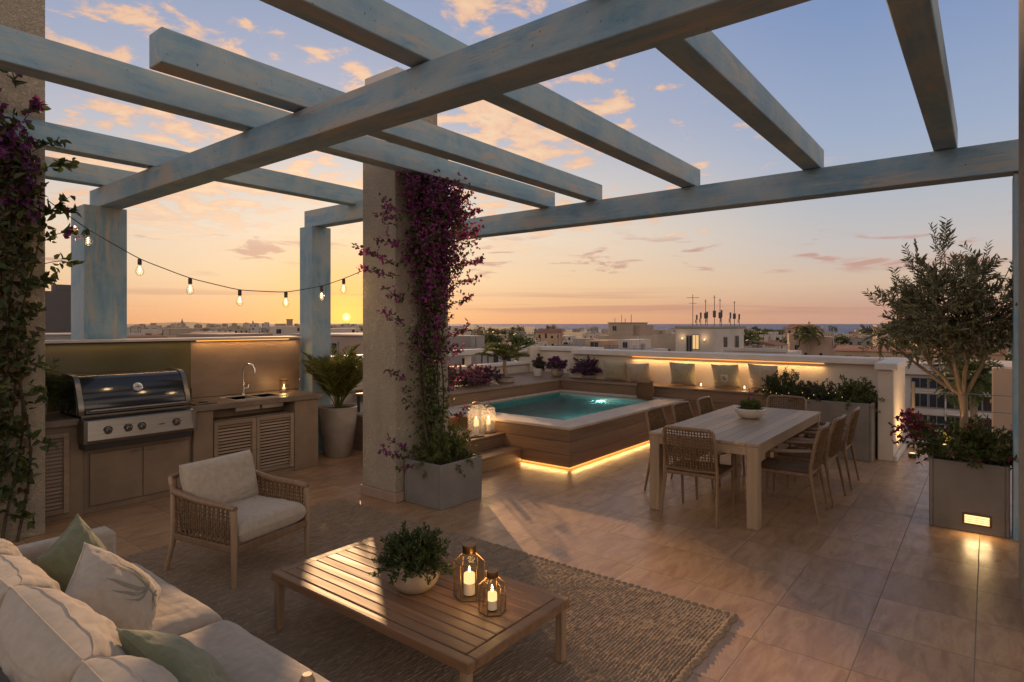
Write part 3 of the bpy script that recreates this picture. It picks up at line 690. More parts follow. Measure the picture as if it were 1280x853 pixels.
# ================================================================== pool deck and benches
from mathutils import noise as mnoise
def boards(b, x0, x1, y0, y1, z0, z1, n, axis, mi=0, gap=.003):
    """a face clad with n horizontal boards"""
    h = (z1-z0)/n
    for i in range(n): b.box(x0, x1, y0, y1, z0+i*h+(gap if i else 0), z0+(i+1)*h, .004, mi)
t = thing('plunge_pool', 'raised plunge pool clad in brown boards with turquoise water and a glowing base', 'pool', (8.0, 5.3, 0))
def q(b): b.v = [(v[0]-8.0, v[1]-5.3, v[2]) for v in b.v]; return b
PX0, PX1, PY0, PY1 = 6.28, 9.84, 4.04, 6.53
BX0, BX1, BY0, BY1 = 6.72, 9.66, 4.42, 6.44
b = MB(); boards(b, PX0, PX0+.04, PY0, PY1, .03, .485, 3, 'y'); q(b).build('cladding', M['pool_wood_y'], t)
b = MB(); boards(b, PX0+.043, PX1, PY0, PY0+.04, .03, .485, 3, 'x'); q(b).build('cladding', M['pool_wood'], t)
b = MB(); b.box(PX0+.06, PX1, PY0+.06, PY0+.10, .001, .48); b.box(PX0+.06, PX0+.10, PY0+.1, PY1, .001, .48); q(b).build('inner_shell', M['taupe'], t)
b = MB()
for x0, x1, y0, y1 in ((PX0-.02, BX0, PY0-.02, PY1), (BX1, PX1, PY0-.02, PY1), (BX0+.001, BX1-.001, PY0-.02, BY0), (BX0+.001, BX1-.001, BY1, PY1)):
    b.box(x0, x1, y0, y1, .488, .525, .007)
q(b).build('coping', M['coping'], t)
mt = mat('turquoise_mosaic', (.035, .30, .29), (.02, .21, .215), rough=.4, scale=60)
tn = mt.node_tree; N = NT(tn); _bk = N.n('ShaderNodeTexVoronoi', distance='CHEBYCHEV'); _bk.inputs['Scale'].default_value = 22; _bk.inputs['Randomness'].default_value = 0
N.link(N.n('ShaderNodeTexCoord').outputs['Object'], _bk.inputs['Vector']); _bs = tn.nodes['Principled BSDF']; _old = _bs.inputs['Base Color'].links[0].from_socket
_hs = N.n('ShaderNodeMix', data_type='RGBA', blend_type='MULTIPLY'); _hs.inputs[0].default_value = .55; N.link(_old, _hs.inputs[6]); N.link(_bk.outputs['Color'], _hs.inputs[7])
N.link(N.mix(N.maprange(_bk.outputs['Distance'], .44, .48), _hs.outputs[2], (.35, .5, .48, 1)), _bs.inputs['Base Color'])
b = MB(); zb, zt = .03, .487
b.quad((BX0, BY0, zb), (BX1, BY0, zb), (BX1, BY1, zb), (BX0, BY1, zb))
b.quad((BX0, BY0, zb), (BX0, BY0, zt), (BX1, BY0, zt), (BX1, BY0, zb)); b.quad((BX0, BY1, zb), (BX1, BY1, zb), (BX1, BY1, zt), (BX0, BY1, zt))
b.quad((BX0, BY0, zb), (BX0, BY1, zb), (BX0, BY1, zt), (BX0, BY0, zt)); b.quad((BX1, BY0, zb), (BX1, BY0, zt), (BX1, BY1, zt), (BX1, BY1, zb))
q(b).build('basin', mt, t, smooth=False)
def water_mat():
    m = bpy.data.materials.new('pool_water'); m.use_nodes = True; tt = m.node_tree; tt.nodes.clear(); N = NT(tt)
    tr = N.n('ShaderNodeBsdfRefraction'); tr.inputs[0].default_value = (.55, .92, .9, 1); tr.inputs['IOR'].default_value = 1.33; tr.inputs['Roughness'].default_value = .0
    gl = N.n('ShaderNodeBsdfGlossy'); gl.inputs['Roughness'].default_value = .04
    fr = N.n('ShaderNodeFresnel'); fr.inputs[0].default_value = 1.33
    tc = N.n('ShaderNodeTexCoord').outputs['Object']
    bn = N.n('ShaderNodeBump'); bn.inputs['Strength'].default_value = 1.0; bn.inputs['Distance'].default_value = .045
    N.link(N.noise(tc, 9, 4, .6, 1.0), bn.inputs['Height'])
    N.link(bn.outputs[0], gl.inputs['Normal']); N.link(bn.outputs[0], tr.inputs['Normal']); N.link(bn.outputs[0], fr.inputs['Normal'])
    mx = N.n('ShaderNodeMixShader'); N.link(N.math('MULTIPLY', fr.outputs[0], .8), mx.inputs[0]); N.link(tr.outputs[0], mx.inputs[1]); N.link(gl.outputs[0], mx.inputs[2])
    o = N.n('ShaderNodeOutputMaterial'); N.link(mx.outputs[0], o.inputs[0]); return m
b = MB()
def wv(u, v):
    x, y = BX0+.002+u*(BX1-BX0-.004), BY0+.002+v*(BY1-BY0-.004)
    z = .452+.015*mnoise.noise(Vector((x*3.2+.6*y, y*5.6, .3)))+.007*mnoise.noise(Vector((x*8, y*10, 4)))
    return (x, y, z)
b.grid(wv, 150, 110); o = q(b).build('water', water_mat(), t)
for x, y in ((9.60, 5.45),):
    point('pool_lamp_and_fill', (7.9, 4.55, .22), 26.0, (.75, 1, .95), .06); point('pool_lamp_and_fill', (x-.12 if x > 9 else x, y if x > 9 else y-.12, .25), 2.2, (.75, 1, .95), .05)  # first light is an unseen fill added to brighten the basin; second is the lamp
    b = MB(); b.lathe([(.06, 0), (.05, .02)], 20); MM = Matrix.Translation((x+.05, y, .27)) @ Matrix.Rotation(R(-90), 4, 'Y') if x > 9 else Matrix.Translation((x, y+.015, .27)) @ Matrix.Rotation(R(90), 4, 'X')
    b.v = [tuple(MM @ Vector(v)) for v in b.v]; q(b).build('underwater_lamp', M['lamp'], t)
# light strip under the cladding
b = MB(); b.box(PX0-.003, PX0+.012, PY0-.004, 4.78, .008, .027, .003); b.box(PX0+.013, PX1, PY0-.004, PY0+.012, .008, .027, .003)
q(b).build('light_strip', M['led'], t)
area('pool_strip_light', (PX0-.02, 4.42, .04), (0, R(40), 0), .02, .72, 1.7)
area('pool_strip_light', (8.0, PY0-.02, .04), (R(-40), 0, 0), 3.4, .02, 6.5)

# deck with steps left of the pool
t = thing('pool_deck', 'board-clad raised deck left of the pool, partly behind the stucco pillar', 'deck', (5.85, 6.6, 0))
def q2(b): b.v = [(v[0]-5.85, v[1]-6.6, v[2]) for v in b.v]; return b
b = MB(); boards(b, 5.40, 6.276, 5.9, 5.94, 0, .485, 3, 'x'); q2(b).build('cladding', M['pool_wood'], t)
b = MB(); boards(b, 5.40, 5.44, 5.943, 8.18, 0, .485, 2, 'y'); q2(b).build('cladding', M['pool_wood_y'], t)
b = MB(); b.box(5.38, 6.256, 5.88, 8.18, .488, .525, .006); q2(b).build('deck_top', M['coping'], t)
t = thing('pool_steps', 'two brown boarded steps with lanterns standing on the upper tread', 'steps', (5.6, 5.3, 0))
b = MB(); b.box(-.7, .676, -.52, .05, 0, .15, .005); b.build('riser', M['pool_wood'], t)
b = MB(); b.box(-.7, .676, -.53, .05, .153, .178, .004); b.build('tread', M['pool_wood'], t)
b = MB(); b.box(-.7, .676, -.23, .59, .18, .32, .005); b.build('riser', M['pool_wood'], t)
b = MB(); b.box(-.7, .676, -.245, .59, .323, .35, .004); b.build('tread', M['pool_wood'], t)
# bench and planting shelf along the parapets
t = thing('built_in_bench', 'brown built-in bench running along the lit parapet under the scatter cushions', 'bench', (10.1, 4.5, 0))
b = MB(); boards(b, -.25, -.21, -2.0, 2.05, 0, .68, 4, 'y'); b.build('cladding', M['pool_wood_y'], t)
for k in range(3):
    y0 = -2.0+k*1.36; b = MB(); b.box(-.265, .298, y0, y0+1.354, .683, .715, .006); b.build('seat_board', M['pool_wood_y'], t)
t = thing('planting_shelf', 'brown boarded planting shelf along the balustrade at the back of the pool', 'planter bench', (8.8, 7.3, 0))
b = MB(); boards(b, -2.6, 1.05, -.75, -.71, 0, .68, 4, 'x'); b.build('cladding', M['pool_wood'], t)
b = MB(); b.box(-2.6, -.2, -.765, .86, .683, .715, .006); b.box(-.196, 2.45, -.765, .86, .683, .715, .006); b.build('shelf_top', M['pool_wood'], t)

# ================================================================== soft things
def cushion_fn(w, h, th, pinch=.06, n=2.0, k=.45, seed=0, wr=.006, corner=0.0):
    def fn(side):
        def g(a, c):
            u, v = a*2-1, c*2-1
            u = math.copysign(abs(u)**.8, u); v = math.copysign(abs(v)**.8, v)
            U = w/2*u*(1-pinch*(1-v*v)*u*u); V = h/2*v*(1-pinch*(1-u*u)*v*v)
            T = th/2*(max(0, 1-abs(u)**n)*max(0, 1-abs(v)**n))**k
            ed = (max(0, 1-abs(u)**4)*max(0, 1-abs(v)**4))**.5
            T += wr*mnoise.noise(Vector((u*2.2+seed*7, v*2.2, side*3)))*ed
            e2 = max(abs(u), abs(v))
            T -= wr*.6*ed*max(0, 1-abs(mnoise.noise(Vector((u*1.3+seed*3.1+side, v*4.2, seed*1.7))))*5)*(.3+.7*abs(v))
            T -= wr*.5*ed*max(0, 1-abs(mnoise.noise(Vector((u*4.4+seed*2.3, v*1.2, seed*.7+side))))*6)*(.3+.7*abs(u))
            T += wr*.9*ed*math.sin(9*(abs(u)-abs(v))+seed)*max(0, e2-.35)*mnoise.noise(Vector((u*3, v*3, seed+5)))*2
            return (side*T, U, V)
        return g
    return fn
def cushion_mb(w, h, th, res=44, **kw):
    b = MB(); fn = cushion_fn(w, h, th, **kw); f1, f2 = fn(1), fn(-1)
    b.grid(lambda u, v: f1(u, v), res, res); b.grid(lambda u, v: f2(1-u, v), res, res)
    return b, fn
def seam_tube(b, w, h, pinch, r=.0035, n=20):
    pts = []
    for k in range(4*n):
        s, i = divmod(k, n); tt = i/n*2-1
        u, v = [(tt, -1), (1, tt), (-tt, 1), (-1, -tt)][s]
        pts.append((0, w/2*u*(1-pinch*(1-v*v)*u*u), h/2*v*(1-pinch*(1-u*u)*v*v)))
    pts.append(pts[0]); b.tube(pts, r, 6, cap=False)
def pillow(name, label, cat, loc, w, h, th, m, rz=0, lean=0, roll=0, seed=0, group=None, pinch=.07, wr=.008, k=.45):
    b, fn = cushion_mb(w, h, th, seed=seed, pinch=pinch, wr=wr, k=k)
    seam_tube(b, w, h, pinch)
    o = b.build(name, m, ang=70); o.location = loc
    o.rotation_euler = (Matrix.Rotation(rz, 4, 'Z') @ Matrix.Rotation(lean, 4, 'Y') @ Matrix.Rotation(roll, 4, 'X')).to_euler()
    tag(o, label, cat, group); return o, fn
# scatter cushions on the parapet bench (thickness axis x, they face -x)
BZ = .715
for i, (Y, w, h, m, lab, rl) in enumerate((
        (5.55, .50, .40, 'sagepale', 'grey-green scatter cushion on the bench, farthest left beside the lavender bush', 3),
        (5.06, .46, .37, 'tan', 'sandy beige scatter cushion on the bench next to the rattan stool', -3),
        (4.22, .46, .42, 'sagepale', 'grey-green scatter cushion standing alone on the bench right of the rattan stool', 2),
        (3.46, .46, .42, 'sagepale', 'grey-green scatter cushion with a small pale emblem on its front', -2),
        (2.86, .46, .44, 'tan', 'tan scatter cushion on the bench next to the long planter', 2))):
    o, fn = pillow('scatter_cushion', lab, 'cushion', (10.22, Y, BZ+h/2-.005), w, h, .20, M[m], 0, R(-18), R(rl), seed=i+1, group='scatter cushions on the parapet bench')
    if i == 3:
        f = fn(-1); e = MB()
        f0 = lambda u, v: (f(1-u, v)[0]-.003, f(1-u, v)[1], f(1-u, v)[2])
        def pt(a, c): p = f(.5+a/w*.9, .5+c/h*.9); return (p[0]-.003, p[1], p[2])
        e.add([pt(-.045, .06), pt(-.045, -.01), pt(-.03, -.04), pt(0, -.06), pt(.03, -.04), pt(.045, -.01), pt(.045, .06), pt(.02, .05), pt(0, .062), pt(-.02, .05)], [tuple(range(10))])
        e.build('emblem', M['pot_white'], o, smooth=False)
        e = MB(); e.add([pt(-.004, .035), pt(-.004, -.035), pt(.004, -.035), pt(.004, .035)], [(0, 1, 2, 3)]); e.v = [(v[0]-.002, v[1], v[2]) for v in e.v]
        e.add([(p[0]-.002, p[1], p[2]) for p in (pt(-.025, .028), pt(-.025, -.005), pt(-.018, -.005), pt(-.018, .028))], [(0, 1, 2, 3)])
        e.add([(p[0]-.002, p[1], p[2]) for p in (pt(.018, .028), pt(.018, -.005), pt(.025, -.005), pt(.025, .028))], [(0, 1, 2, 3)])
        e.build('emblem_mark', M['print'], o, smooth=False)

# ------------------------------------------------------------------ sofa
SO = Vector((.95, 2.9, 0))
t = thing('outdoor_sofa', 'beige linen outdoor sofa with a dark woven back and plump back cushions', 'sofa', SO)
def so(b): b.v = [(v[0]-SO.x, v[1]-SO.y, v[2]-SO.z) for v in b.v]; return b
b = MB(); b.box(.42, 1.36, 1.74, 4.1, .10, .24, .02); so(b).build('base', M['linen'], t)
b = MB()
for x in (.48, 1.3):
    for y in (1.82, 4.02): b.tube([(x, y, 0), (x, y, .11)], [.02, .026], 12)
so(b); 
for i in range(4):
    bb = MB(); x = (.48, 1.3)[i % 2]; y = (1.82, 4.02)[i//2]; bb.tube([(x, y, 0), (x, y, .10)], [.02, .026], 12); so(bb).build('leg', M['teak_z'], t)
def soft_box(cx, cy, cz, wx, wy, hz, seed, crown=1.0, wr=.006, n=7.0, k=.5, res=60):
    """a boxy cushion lying flat"""
    fn = cushion_fn(wx, wy, hz, pinch=.012, n=n, k=k, seed=seed, wr=wr)
    b = MB()
    for s in (1, -1):
        f = fn(s); b.grid(lambda u, v: (lambda p: (cx+p[1], cy+p[2], cz+p[0]))(f(u if s > 0 else 1-u, v)), res, res)
    return b
for i, (y0, y1) in enumerate(((2.86, 3.95), (1.82, 2.85))):
    b = soft_box(1.0, (y0+y1)/2, .335, .86, y1-y0, .205, i+3, wr=.012, n=14, k=.36)
    seam = []
    o = so(b).build('seat_cushion', M['linen'], t, ang=60)
    pp = MB(); fn = cushion_fn(.86, y1-y0, .2, pinch=.012)
    for s in (-1, 1):
        pts = []
        for k in range(81):
            sd, ii = divmod(k, 20) if k < 80 else (3, 20); tt = ii/20*2-1
            u, v = [(tt, -1), (1, tt), (-tt, 1), (-1, -tt)][sd]; u *= .992; v *= .992
            pts.append((1.0+.43*u, (y0+y1)/2+(y1-y0)/2*v, .335+s*.012))
        pp.tube(pts, .004, 6, cap=False)
    q_ = so(pp).build('piping', M['linen'], o)
# far arm, upholstered
b = MB(); b.box(.42, 1.34, 3.955, 4.10, .24, .615, .03); so(b).build('arm', M['linen'], t, ang=60)
# near arm: woven with a wooden post
b = MB(); b.box(.42, 1.10, 1.735, 1.80, .24, .60, .01)
for k in range(16): b.tube([(.42, 1.73, .26+k*.021), (1.1, 1.73, .26+k*.021)], .008, 6)
so(b).build('arm', M['wicker'], t)
b = MB(); b.tube([(1.15, 1.765, .05), (1.15, 1.765, .5), (1.15, 1.765, .622), (1.15, 1.765, .645)], [.022, .024, .026, .015], 18); so(b).build('arm_post', M['teak_z'], t)
# woven back: frame and strands
b = MB(); b.box(.44, .47, 1.74, 4.10, .24, .60, .006); b.tube([(.435, 1.74, .61), (.435, 4.1, .61)], .022, 10)
nv = 110
for k in range(17):
    z = .255+k*.021
    b.tube([(.432+.007*((-1)**(j+k)), 1.74+j*(2.36/nv), z) for j in range(nv+1)], .0085, 5, cap=False)
for j in range(0, nv, 2):
    b.tube([(.434, 1.74+j*(2.36/nv), .24), (.434, 1.74+j*(2.36/nv), .60)], .006, 5, cap=False)
so(b).build('woven_back', M['wicker'], t)
# back cushions
for i, (y0, y1, hh) in enumerate(((3.58, 3.97, .39), (2.99, 3.56, .39), (2.21, 2.97, .40), (1.82, 2.19, .39))):
    w = y1-y0
    b, fn = cushion_mb(w*1.03, hh, .30, seed=i+20, pinch=.05, n=2.5, k=.40, wr=.016, res=52)
    seam_tube(b, w*1.03, hh, .05, .0035)
    # a second seam along the top gusset
    f1 = fn(1)
    b.tube([(lambda p: (p[0]+.001, p[1], p[2]))(f1(.5+.5*(k/20*2-1)*.93, .965)) for k in range(21)], .0028, 5)
    MM = Matrix.Translation((.72, (y0+y1)/2, .41+hh/2-.025)) @ Matrix.Rotation(R(-22), 4, 'Y') @ Matrix.Rotation(R((1.5, -2, 2, -1)[i]), 4, 'X')
    b.v = [tuple(MM @ Vector(v)) for v in b.v]
    so(b).build('back_cushion', M['linen2'], t, ang=70)
# throw pillows on the sofa
pillow('throw_pillow', 'dark sage throw pillow tucked into the far corner of the sofa', 'pillow', (1.08, 3.71, .555), .37, .37, .14, M['sage'], R(-52), R(-22), R(20), seed=31)
o, fn = pillow('throw_pillow', 'pale throw pillow printed with a faded green plant sketch', 'pillow', (1.02, 3.06, .575), .43, .43, .22, M['linen2'], R(-46), R(-40), R(24), seed=32, wr=.012)
f = fn(1); e = MB()
def pl(u, v): p = f(u, v); return Vector((p[0]+.0025, p[1], p[2]))
def stroke(u0, v0, u1, v1, w, bend=0.0, taper=True):
    n = 12; L, Rr = [], []
    du, dv = u1-u0, v1-v0; ln = math.hypot(du, dv); nu_, nv_ = -dv/ln, du/ln
    for k in range(n+1):
        s = k/n; bu = bend*math.sin(math.pi*s); cu, cv = u0+du*s+nu_*bu, v0+dv*s+nv_*bu
        ww = w*(math.sin(math.pi*min(1, s*.9+.08)) if taper else 1)*.5+.0012
        L.append(pl(cu+nu_*ww, cv+nv_*ww)); Rr.append(pl(cu-nu_*ww, cv-nv_*ww))
    e.add(L+Rr, [(k, k+1, n+2+k, n+1+k) for k in range(n)])
for a, ln, w in ((-50, .30, .022), (-28, .36, .03), (-8, .40, .034), (12, .38, .032), (34, .33, .026), (56, .26, .02), (-72, .22, .016)):
    ar = R(a+90); stroke(.52, .36, .52+ln*math.cos(ar), .36+ln*math.sin(ar), w, bend=.03*(-1 if a < 0 else 1))
stroke(.52, .37, .50, .12, .012, .01, False)
for a in (-140, -110, -60, -30): 
    ar = R(a); stroke(.515, .25, .515+.13*math.cos(ar), .25+.10*math.sin(ar), .014, .01)
e.build('plant_print', M['print'], o, ang=80)
pillow('throw_pillow', 'sage green throw pillow lying on the near sofa seat', 'pillow', (.98, 2.24, .53), .44, .44, .19, M['sage'], R(-8), R(-42), R(30), seed=33, wr=.012)

# ------------------------------------------------------------------ armchair
t = thing('lounge_armchair', 'wooden lounge armchair with rope-woven sides and pale cushions on the rug', 'armchair', (2.31, 4.38, 0.012), R(12)); t.scale = (.93, .93, .91)
# local: faces -y, width along x
hw, hd = .355, .335
for sx in (-1, 1):
    b = MB(); b.tube([(sx*hw, -hd, 0), (sx*hw, -hd, .40), (sx*hw, -hd+.005, .575)], [.017, .025, .024], 12); b.build('leg', M['teak_z'], t)
    b = MB(); b.tube([(sx*(hw+.01), hd+.08, 0), (sx*hw, hd, .28), (sx*hw*.98, hd+.02, .62), (sx*hw*.96, hd+.07, .74)], [.016, .024, .022, .018], 12); b.build('leg', M['teak_z'], t)
    b = MB(); b.tube([(sx*hw, -hd-.012, .585), (sx*hw, -hd+.1, .594), (sx*hw, .05, .60), (sx*hw, hd+.0, .635), (sx*hw*.97, hd+.04, .68)], [.022, .026, .026, .026, .022], 12); b.build('arm', M['chairwood'], t)
    b = MB()
    for k in range(26):
        y = -hd+.03+k*(2*hd-.05)/25
        b.tube([(sx*(hw+.006*((-1)**k)), y, .30), (sx*(hw+.004), y, .45), (sx*(hw-.006*((-1)**k)), y, .60)], .0062, 5, cap=False)
    for k in range(9):
        z = .325+k*.031
        b.tube([(sx*(hw+.007*((-1)**(j+k))), -hd+.02+j*(2*hd-.03)/26, z) for j in range(27)], .0055, 5, cap=False)
    b.build('rope_side', M['rope'], t)
    b = MB(); b.bar((sx*hw, -hd+.01, .285), (sx*hw, hd, .285), .036, .05, .006); b.build('side_rail', M['chairwood'], t)
b = MB(); b.bar((-hw, -hd, .275), (hw, -hd, .275), .036, .055, .006); b.build('front_rail', M['chairwood'], t)
b = MB(); b.bar((-hw, hd, .285), (hw, hd, .285), .036, .05, .006); b.tube([(-hw*.96, hd+.07, .735), (-.15, hd+.09, .745), (.15, hd+.09, .745), (hw*.96, hd+.07, .735)], .02, 10)
for k in range(18):
    x = -hw+.03+k*(2*hw-.06)/17; b.tube([(x, hd+.005, .29), (x, hd+.08, .735)], .0065, 5, cap=False)
b.build('back_frame', M['chairwood'], t)
b = soft_box(0, -.03, .385, .66, .66, .17, 41, n=12, k=.38, wr=.009); b.build('seat_cushion', M['linen2'], t, ang=60)
b, fn = cushion_mb(.66, .42, .19, seed=44, pinch=.02, n=5, k=.45, wr=.010, res=34); seam_tube(b, .66, .42, .02, .004)
MM = Matrix.Translation((0, .26, .635)) @ Matrix.Rotation(R(-90), 4, 'Z') @ Matrix.Rotation(R(-14), 4, 'Y')
b.v = [tuple(MM @ Vector(v)) for v in b.v]; b.build('back_cushion', M['linen2'], t, ang=70)

# ------------------------------------------------------------------ rug: braided rows as relief
def make_rug():
    X0, X1, Y0, Y1 = .35, 3.78, 1.2, 5.2
    nx, ny = 400, 820
    xs = np.linspace(X0, X1, nx+1); ys = np.linspace(Y0, Y1, ny+1)
    XX, YY = np.meshgrid(xs, ys)
    wob = .006*np.sin(XX*2.1+YY*1.3)+.004*np.sin(XX*7+1)+.003*np.sin(XX*15+YY*3)
    row = (YY+wob)/.0195; ri = np.floor(row); ph = row-ri
    across = np.abs(np.sin(np.pi*ph))**.6
    rnd = (np.sin(ri*127.1)*43758.5) % 1
    al = XX/.044+rnd*7+(ph-.5)*.9
    ai = np.floor(al); lump = np.abs(np.sin(np.pi*(al-ai)))**.55
    rr = (np.sin(ri*12.98+ai*78.23)*43758.5) % 1
    flat = .55+.45*np.clip(.5+.9*np.sin(XX*1.7+.6)*np.sin(YY*1.3+2)+.3*np.sin(XX*4.1+YY*2.7), 0, 1)
    Z = .005+.0115*across*(.5+.5*lump)*(.55+.65*rr)*flat+.003*np.sin(XX*2.3+1)*np.sin(YY*1.9)+.003
    ed = np.minimum(np.minimum(XX-X0, X1-XX), np.minimum(YY-Y0, Y1-YY))
    bord = (ed < .045)
    bl = np.where(np.minimum(XX-X0, X1-XX) < .045, YY, XX)/.05
    bz = .007+.014*np.abs(np.sin(np.pi*np.clip(ed/.045, 0, 1)))**.6*(.5+.5*np.abs(np.sin(np.pi*bl)))
    Z = np.where(bord, bz, Z); Z = np.where(ed < .001, .001, Z)
    jit = .006*np.sin(XX*21)+.005*np.sin(XX*53+2)
    Yp = np.where(ed < .02, YY+jit, YY); Xp = np.where(ed < .02, XX+.005*np.sin(YY*31)+.004*np.sin(YY*67), XX)
    V = np.stack([Xp-2.0, Yp-3.2, Z], -1).reshape(-1, 3)
    b = MB(); b.v = list(map(tuple, V.tolist())); b.k = len(b.v)
    w = nx+1
    I = (np.arange(ny)[:, None]*w+np.arange(nx)[None, :]).reshape(-1)
    b.f = list(map(tuple, np.stack([I, I+1, I+w+1, I+w], 1).tolist())); b.m = [0]*len(b.f)
    m = mat('jute_rug', (.31, .215, .135), (.22, .15, .092), rough=.95, scale=9, stretch=(1, 3, 1), bump=.5, bscale=260, c3=(.40, .285, .185), c3scale=30, c3th=(.55, .7))
    o = b.build('woven_rug', m, ang=180); o.location = (2.0, 3.2, .002)
    tag(o, 'coarse brown braided jute rug under the low slatted table', 'rug'); return o
make_rug()

# ------------------------------------------------------------------ coffee table
t = thing('coffee_table', 'low slatted teak coffee table carrying a plant and two lanterns', 'coffee table', (2.31, 2.52, .014))
tw, tl = .80, 1.56
b = MB(); n = 10; sw = (tw-.10)/n
b.box(-tw/2, -tw/2+.05, -tl/2, tl/2, .285, .335, .005); b.box(tw/2-.05, tw/2, -tl/2, tl/2, .285, .335, .005)
b.box(-tw/2+.052, tw/2-.052, -tl/2, -tl/2+.06, .285, .335, .005); b.box(-tw/2+.052, tw/2-.052, tl/2-.06, tl/2, .285, .335, .005)
b.build('frame', M['teak_y'], t)
b = MB()
for k in range(n): b.box(-tw/2+.052+k*sw+.002, -tw/2+.052+(k+1)*sw-.002, -tl/2+.063, tl/2-.063, .312, .338, .004)
b.build('slats', M['teak_y'], t)
b = MB()
for y in (-.35, .35): b.box(-tw/2+.052, tw/2-.052, y-.03, y+.03, .285, .309, .003)
b.build('batten', M['teak_y'], t)
for sx in (-1, 1):
    for sy in (-1, 1):
        b = MB(); b.box(sx*(tw/2-.03)-.022, sx*(tw/2-.03)+.022, sy*(tl/2-.04)-.022, sy*(tl/2-.04)+.022, 0, .284, .004); b.build('leg', M['teak_z'], t)

# ------------------------------------------------------------------ dining table and chairs
t = thing('dining_table', 'long pale wooden dining table with thick square legs among rope chairs', 'dining table', (6.70, 2.08, 0))
L, W = 2.5, 1.03
b = MB(); n = 9; bw = W/n
for k in range(n): b.box(-L/2, L/2, -W/2+k*bw+.0015, -W/2+(k+1)*bw-.0015, .724, .75, .0025)
b.build('tabletop', M['oak_x'], t)
for bb in ((-L/2+.012, L/2-.012, -W/2+.012, -W/2+.034), (-L/2+.012, L/2-.012, W/2-.034, W/2-.012), (-L/2+.012, -L/2+.034, -W/2+.036, W/2-.036), (L/2-.034, L/2-.012, -W/2+.036, W/2-.036)):
    MB().box(*bb, .64, .722, .003).build('apron', M['oak_x'], t)
for sx in (-1, 1):
    for sy in (-1, 1):
        b = MB(); cx, cy = sx*(L/2-.055), sy*(W/2-.055); b.box(cx-.05, cx+.05, cy-.05, cy+.05, 0, .7225, .005); b.build('leg', M['oak_z'], t)
def make_chair(label, group):
    t = thing('dining_chair', label, 'dining chair', (0, 0, 0), 0, group)
    for sx in (-1, 1):
        b = MB(); b.tube([(sx*.255, -.32, 0), (sx*.238, -.245, .42), (sx*.236, -.25, .52)], [.011, .018, .017], 10); b.build('leg', M['chairwood'], t)
        b = MB(); b.tube([(sx*.245, .25, 0), (sx*.25, .23, .43), (sx*.25, .215, .60)], [.011, .017, .016], 10); b.build('leg', M['chairwood'], t)
        b = MB(); b.tube([(sx*.25, .225, .605), (sx*.255, .1, .618), (sx*.25, -.1, .628), (sx*.238, -.26, .645)], [.017, .019, .018, .015], 10); b.build('arm', M['chairwood'], t)
    b = MB()
    top = [(-.236, -.25, .5), (-.234, -.285, .70), (-.225, -.318, .825), (-.20, -.325, .848), (0, -.345, .853), (.20, -.325, .848), (.225, -.318, .825), (.234, -.285, .70), (.236, -.25, .5)]
    b.tube(top, .016, 10); b.tube([(-.236, -.25, .47), (0, -.268, .465), (.236, -.25, .47)], .014, 8); b.build('back_frame', M['chairwood'], t)
    def bp(u, z):   # a point of the curved back
        return (u*.228, -.255-(z-.47)*.19-.02*(1-u*u), z)
    b = MB()
    for k in range(17):
        u = -1+2*(k+.5)/17
        for d in (-.012, .012): b.tube([(lambda p: (p[0]+d, p[1]+.006*((-1)**(j+k)), p[2]))(bp(u, .465+j*.0385)) for j in range(11)], .0046, 4, cap=False)
    for j in range(15):
        z = .49+j*.0245
        b.tube([(lambda p: (p[0], p[1]+.007*((-1)**(k+j)), p[2]))(bp(-1+2*k/17, z)) for k in range(18)], .0048, 4, cap=False)
    b.build('rope_back', M['rope'], t)
    b = MB(); b.bar((-.24, -.24, .425), (-.245, .225, .425), .028, .034, .006); b.bar((.24, -.24, .425), (.245, .225, .425), .028, .034, .006)
    b.bar((-.245, .225, .425), (.245, .225, .425), .028, .034, .006); b.bar((-.24, -.24, .425), (.24, -.24, .425), .028, .034, .006); b.build('seat_frame', M['chairwood'], t)
    b = MB()
    def sw(u, v):
        x, y = -.245+.49*u, -.245+.475*v
        return (x, y, .447-.012*math.sin(math.pi*u)*math.sin(math.pi*v)+.0028*math.sin(x*2*math.pi/.026)*math.sin(y*2*math.pi/.026))
    b.grid(sw, 76, 76); b.grid(lambda u, v: (-.245+.49*(1-u), -.245+.475*v, .428), 2, 2); b.build('woven_seat', M['rope'], t)
    return t
G = 'rope-back chairs round the dining table'
ch = make_chair('rope-back dining chair at the near head of the table, its back to the viewer', G)
ch.location = (5.60, 2.15, 0); ch.rotation_euler = (0, 0, R(-90+3))
for (x, y, rz, lab) in (
    (6.20, 1.52, 2, 'rope-back dining chair on the planter side, nearest to the viewer'),
    (6.88, 1.50, -2, 'rope-back dining chair on the planter side, in the middle of its row'),
    (7.66, 1.48, 1, 'rope-back dining chair on the planter side, closest to the long planter'),
    (6.28, 2.60, 182, 'rope-back dining chair on the pool side, nearest to the viewer'),
    (6.90, 2.56, 178, 'rope-back dining chair on the pool side, in the middle of its row'),
    (7.56, 2.52, 181, 'rope-back dining chair on the pool side, farthest along the table'),
    (8.08, 2.06, 90, 'rope-back dining chair at the far head of the table, facing the viewer')):
    dup(ch, (x, y, 0), R(rz), lab)

